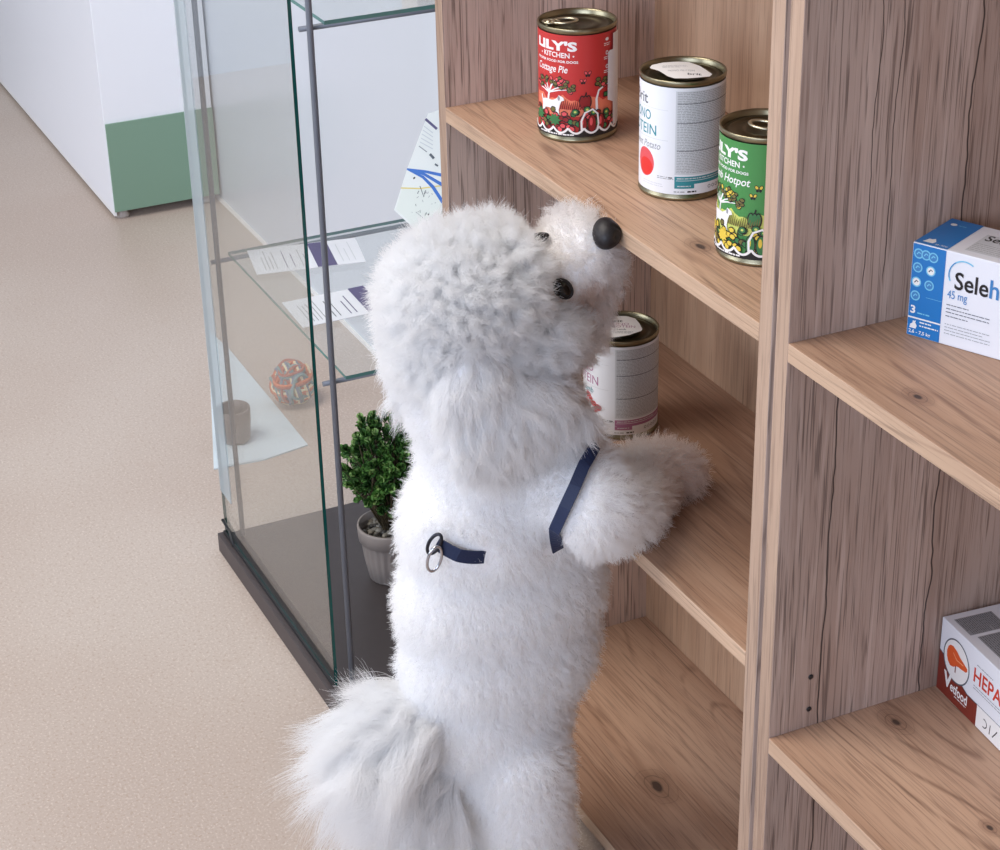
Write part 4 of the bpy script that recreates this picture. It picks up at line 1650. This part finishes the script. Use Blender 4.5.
for es, (p, nrm) in enumerate((eye_r, eye_l)):
    bm = bmesh.new()
    c_ = p + nrm * .0035
    q1 = (Vector((.28, .60, -.74)) - nrm * nrm.dot(Vector((.28, .60, -.74)))).normalized()
    q2 = nrm.cross(q1)
    esz = 1.0 if es == 0 else .72
    bmesh.ops.create_icosphere(bm, subdivisions=4, radius=1.0)
    for v in bm.verts:
        v.co = c_ + (q1 * v.co.x * .0098 + q2 * v.co.y * .0064 + nrm * v.co.z * .0052) * esz
    for f in bm.faces:
        f.smooth = True
    ey = from_bm(bm, 'eye', M_eye, dog)
    tag(ey, 'dark brown eye')
    bm = bmesh.new()
    bm_tube(bm, [c_ + nrm * .0012 + (q1 * cos(2 * pi * k / 20) * .0104 + q2 * sin(2 * pi * k / 20) * .0066) * esz for k in range(21)], .0014, 8, cap=False)
    from_bm(bm, 'eyelid', M_rim, ey, True)

# ---- harness
M_navy = plain('navy_webbing', (20, 36, 72), .6, var=.15, scale=700, bump=.3)


def ribbon(bm, line, width, th=.0016):
    ring_prev = None
    for i, (p, nrm) in enumerate(line):
        t_ = (line[min(i + 1, len(line) - 1)][0] - line[max(i - 1, 0)][0]).normalized()
        s = t_.cross(nrm).normalized()
        n_ = s.cross(t_).normalized()
        if n_.dot(nrm) < 0:
            n_ = -n_
        q = [bm.verts.new(p + s * (sx * width / 2) + n_ * (sn * th / 2)) for sx, sn in ((-1, -1), (1, -1), (1, 1), (-1, 1))]
        if ring_prev:
            for k in range(4):
                bm.faces.new((ring_prev[k], ring_prev[(k + 1) % 4], q[(k + 1) % 4], q[k]))
        else:
            bm.faces.new(q[::-1])
        ring_prev = q
    bm.faces.new(ring_prev)
    bmesh.ops.recalc_face_normals(bm, faces=bm.faces)


bm = bmesh.new()
ribbon(bm, strap_a, .0108)
ribbon(bm, strap_b, .0125)
har = from_bm(bm, 'harness', M_navy, dog)
tag(har, 'navy blue webbing harness')
pE, nE = strap_b[-1]
tE = (strap_b[-1][0] - strap_b[-4][0]).normalized()
sE = tE.cross(nE).normalized()
if sE.z > 0:
    sE = -sE
bm = bmesh.new()
c_ = pE + nE * .003 + tE * .001
bm_tube(bm, [c_ + sE * (.0105 * cos(2 * pi * k / 24)) + tE * (.0048 * sin(2 * pi * k / 24)) for k in range(25)], .0016, 8, cap=False)
from_bm(bm, 'strap_loop', plain('gunmetal', (60, 60, 66), .3, .9), har, True)
bm = bmesh.new()
c_ = pE - tE * .006 + nE * .006 + sE * .011
ax1 = (sE * .95 - tE * .2).normalized()
bm_tube(bm, [c_ + ax1 * (.0125 * cos(2 * pi * k / 28)) + (tE * .6 + nE * .5).normalized() * (.0066 * sin(2 * pi * k / 28)) for k in range(29)], .0014, 8, cap=False)
from_bm(bm, 'leash_ring', M_steel, har, True)


# ------------------------------------------------------------------ light
wd = bpy.data.worlds.new('daylight')
SC.world = wd
wd.use_nodes = True
wn = wd.node_tree
wn.nodes.clear()
bg = wn.nodes.new('ShaderNodeBackground')
wo = wn.nodes.new('ShaderNodeOutputWorld')
bg.inputs[0].default_value = lin((222, 229, 240))
bg.inputs[1].default_value = 0.30
wn.links.new(bg.outputs[0], wo.inputs[0])


def area(name, loc, target, sx, sy, power, rgb):
    l = bpy.data.lights.new(name, 'AREA')
    l.shape = 'RECTANGLE'
    l.size, l.size_y = sx, sy
    l.energy = power
    l.color = lin(rgb)[:3]
    o = bpy.data.objects.new(name, l)
    COL.objects.link(o)
    o.location = loc
    o.rotation_euler = (Vector(target) - Vector(loc)).to_track_quat('-Z', 'Y').to_euler()
    return o


area('window_light', (1.2, -2.6, 1.9), (-1.5, .8, .5), 2.6, 1.7, 104, (214, 227, 253))
area('window_light', (-2.6, -3.2, 1.9), (-2.0, .8, .4), 2.4, 1.7, 68, (228, 236, 252))
area('ceiling_light', (-1.9, -.5, 2.9), (-1.8, .5, .3), 1.6, 1.2, 58, (255, 247, 238))

SC.view_settings.view_transform = 'Standard'
SC.view_settings.look = 'None'
SC.view_settings.exposure = 0.04
SC.view_settings.gamma = 1.0
SC.view_settings.use_curve_mapping = False
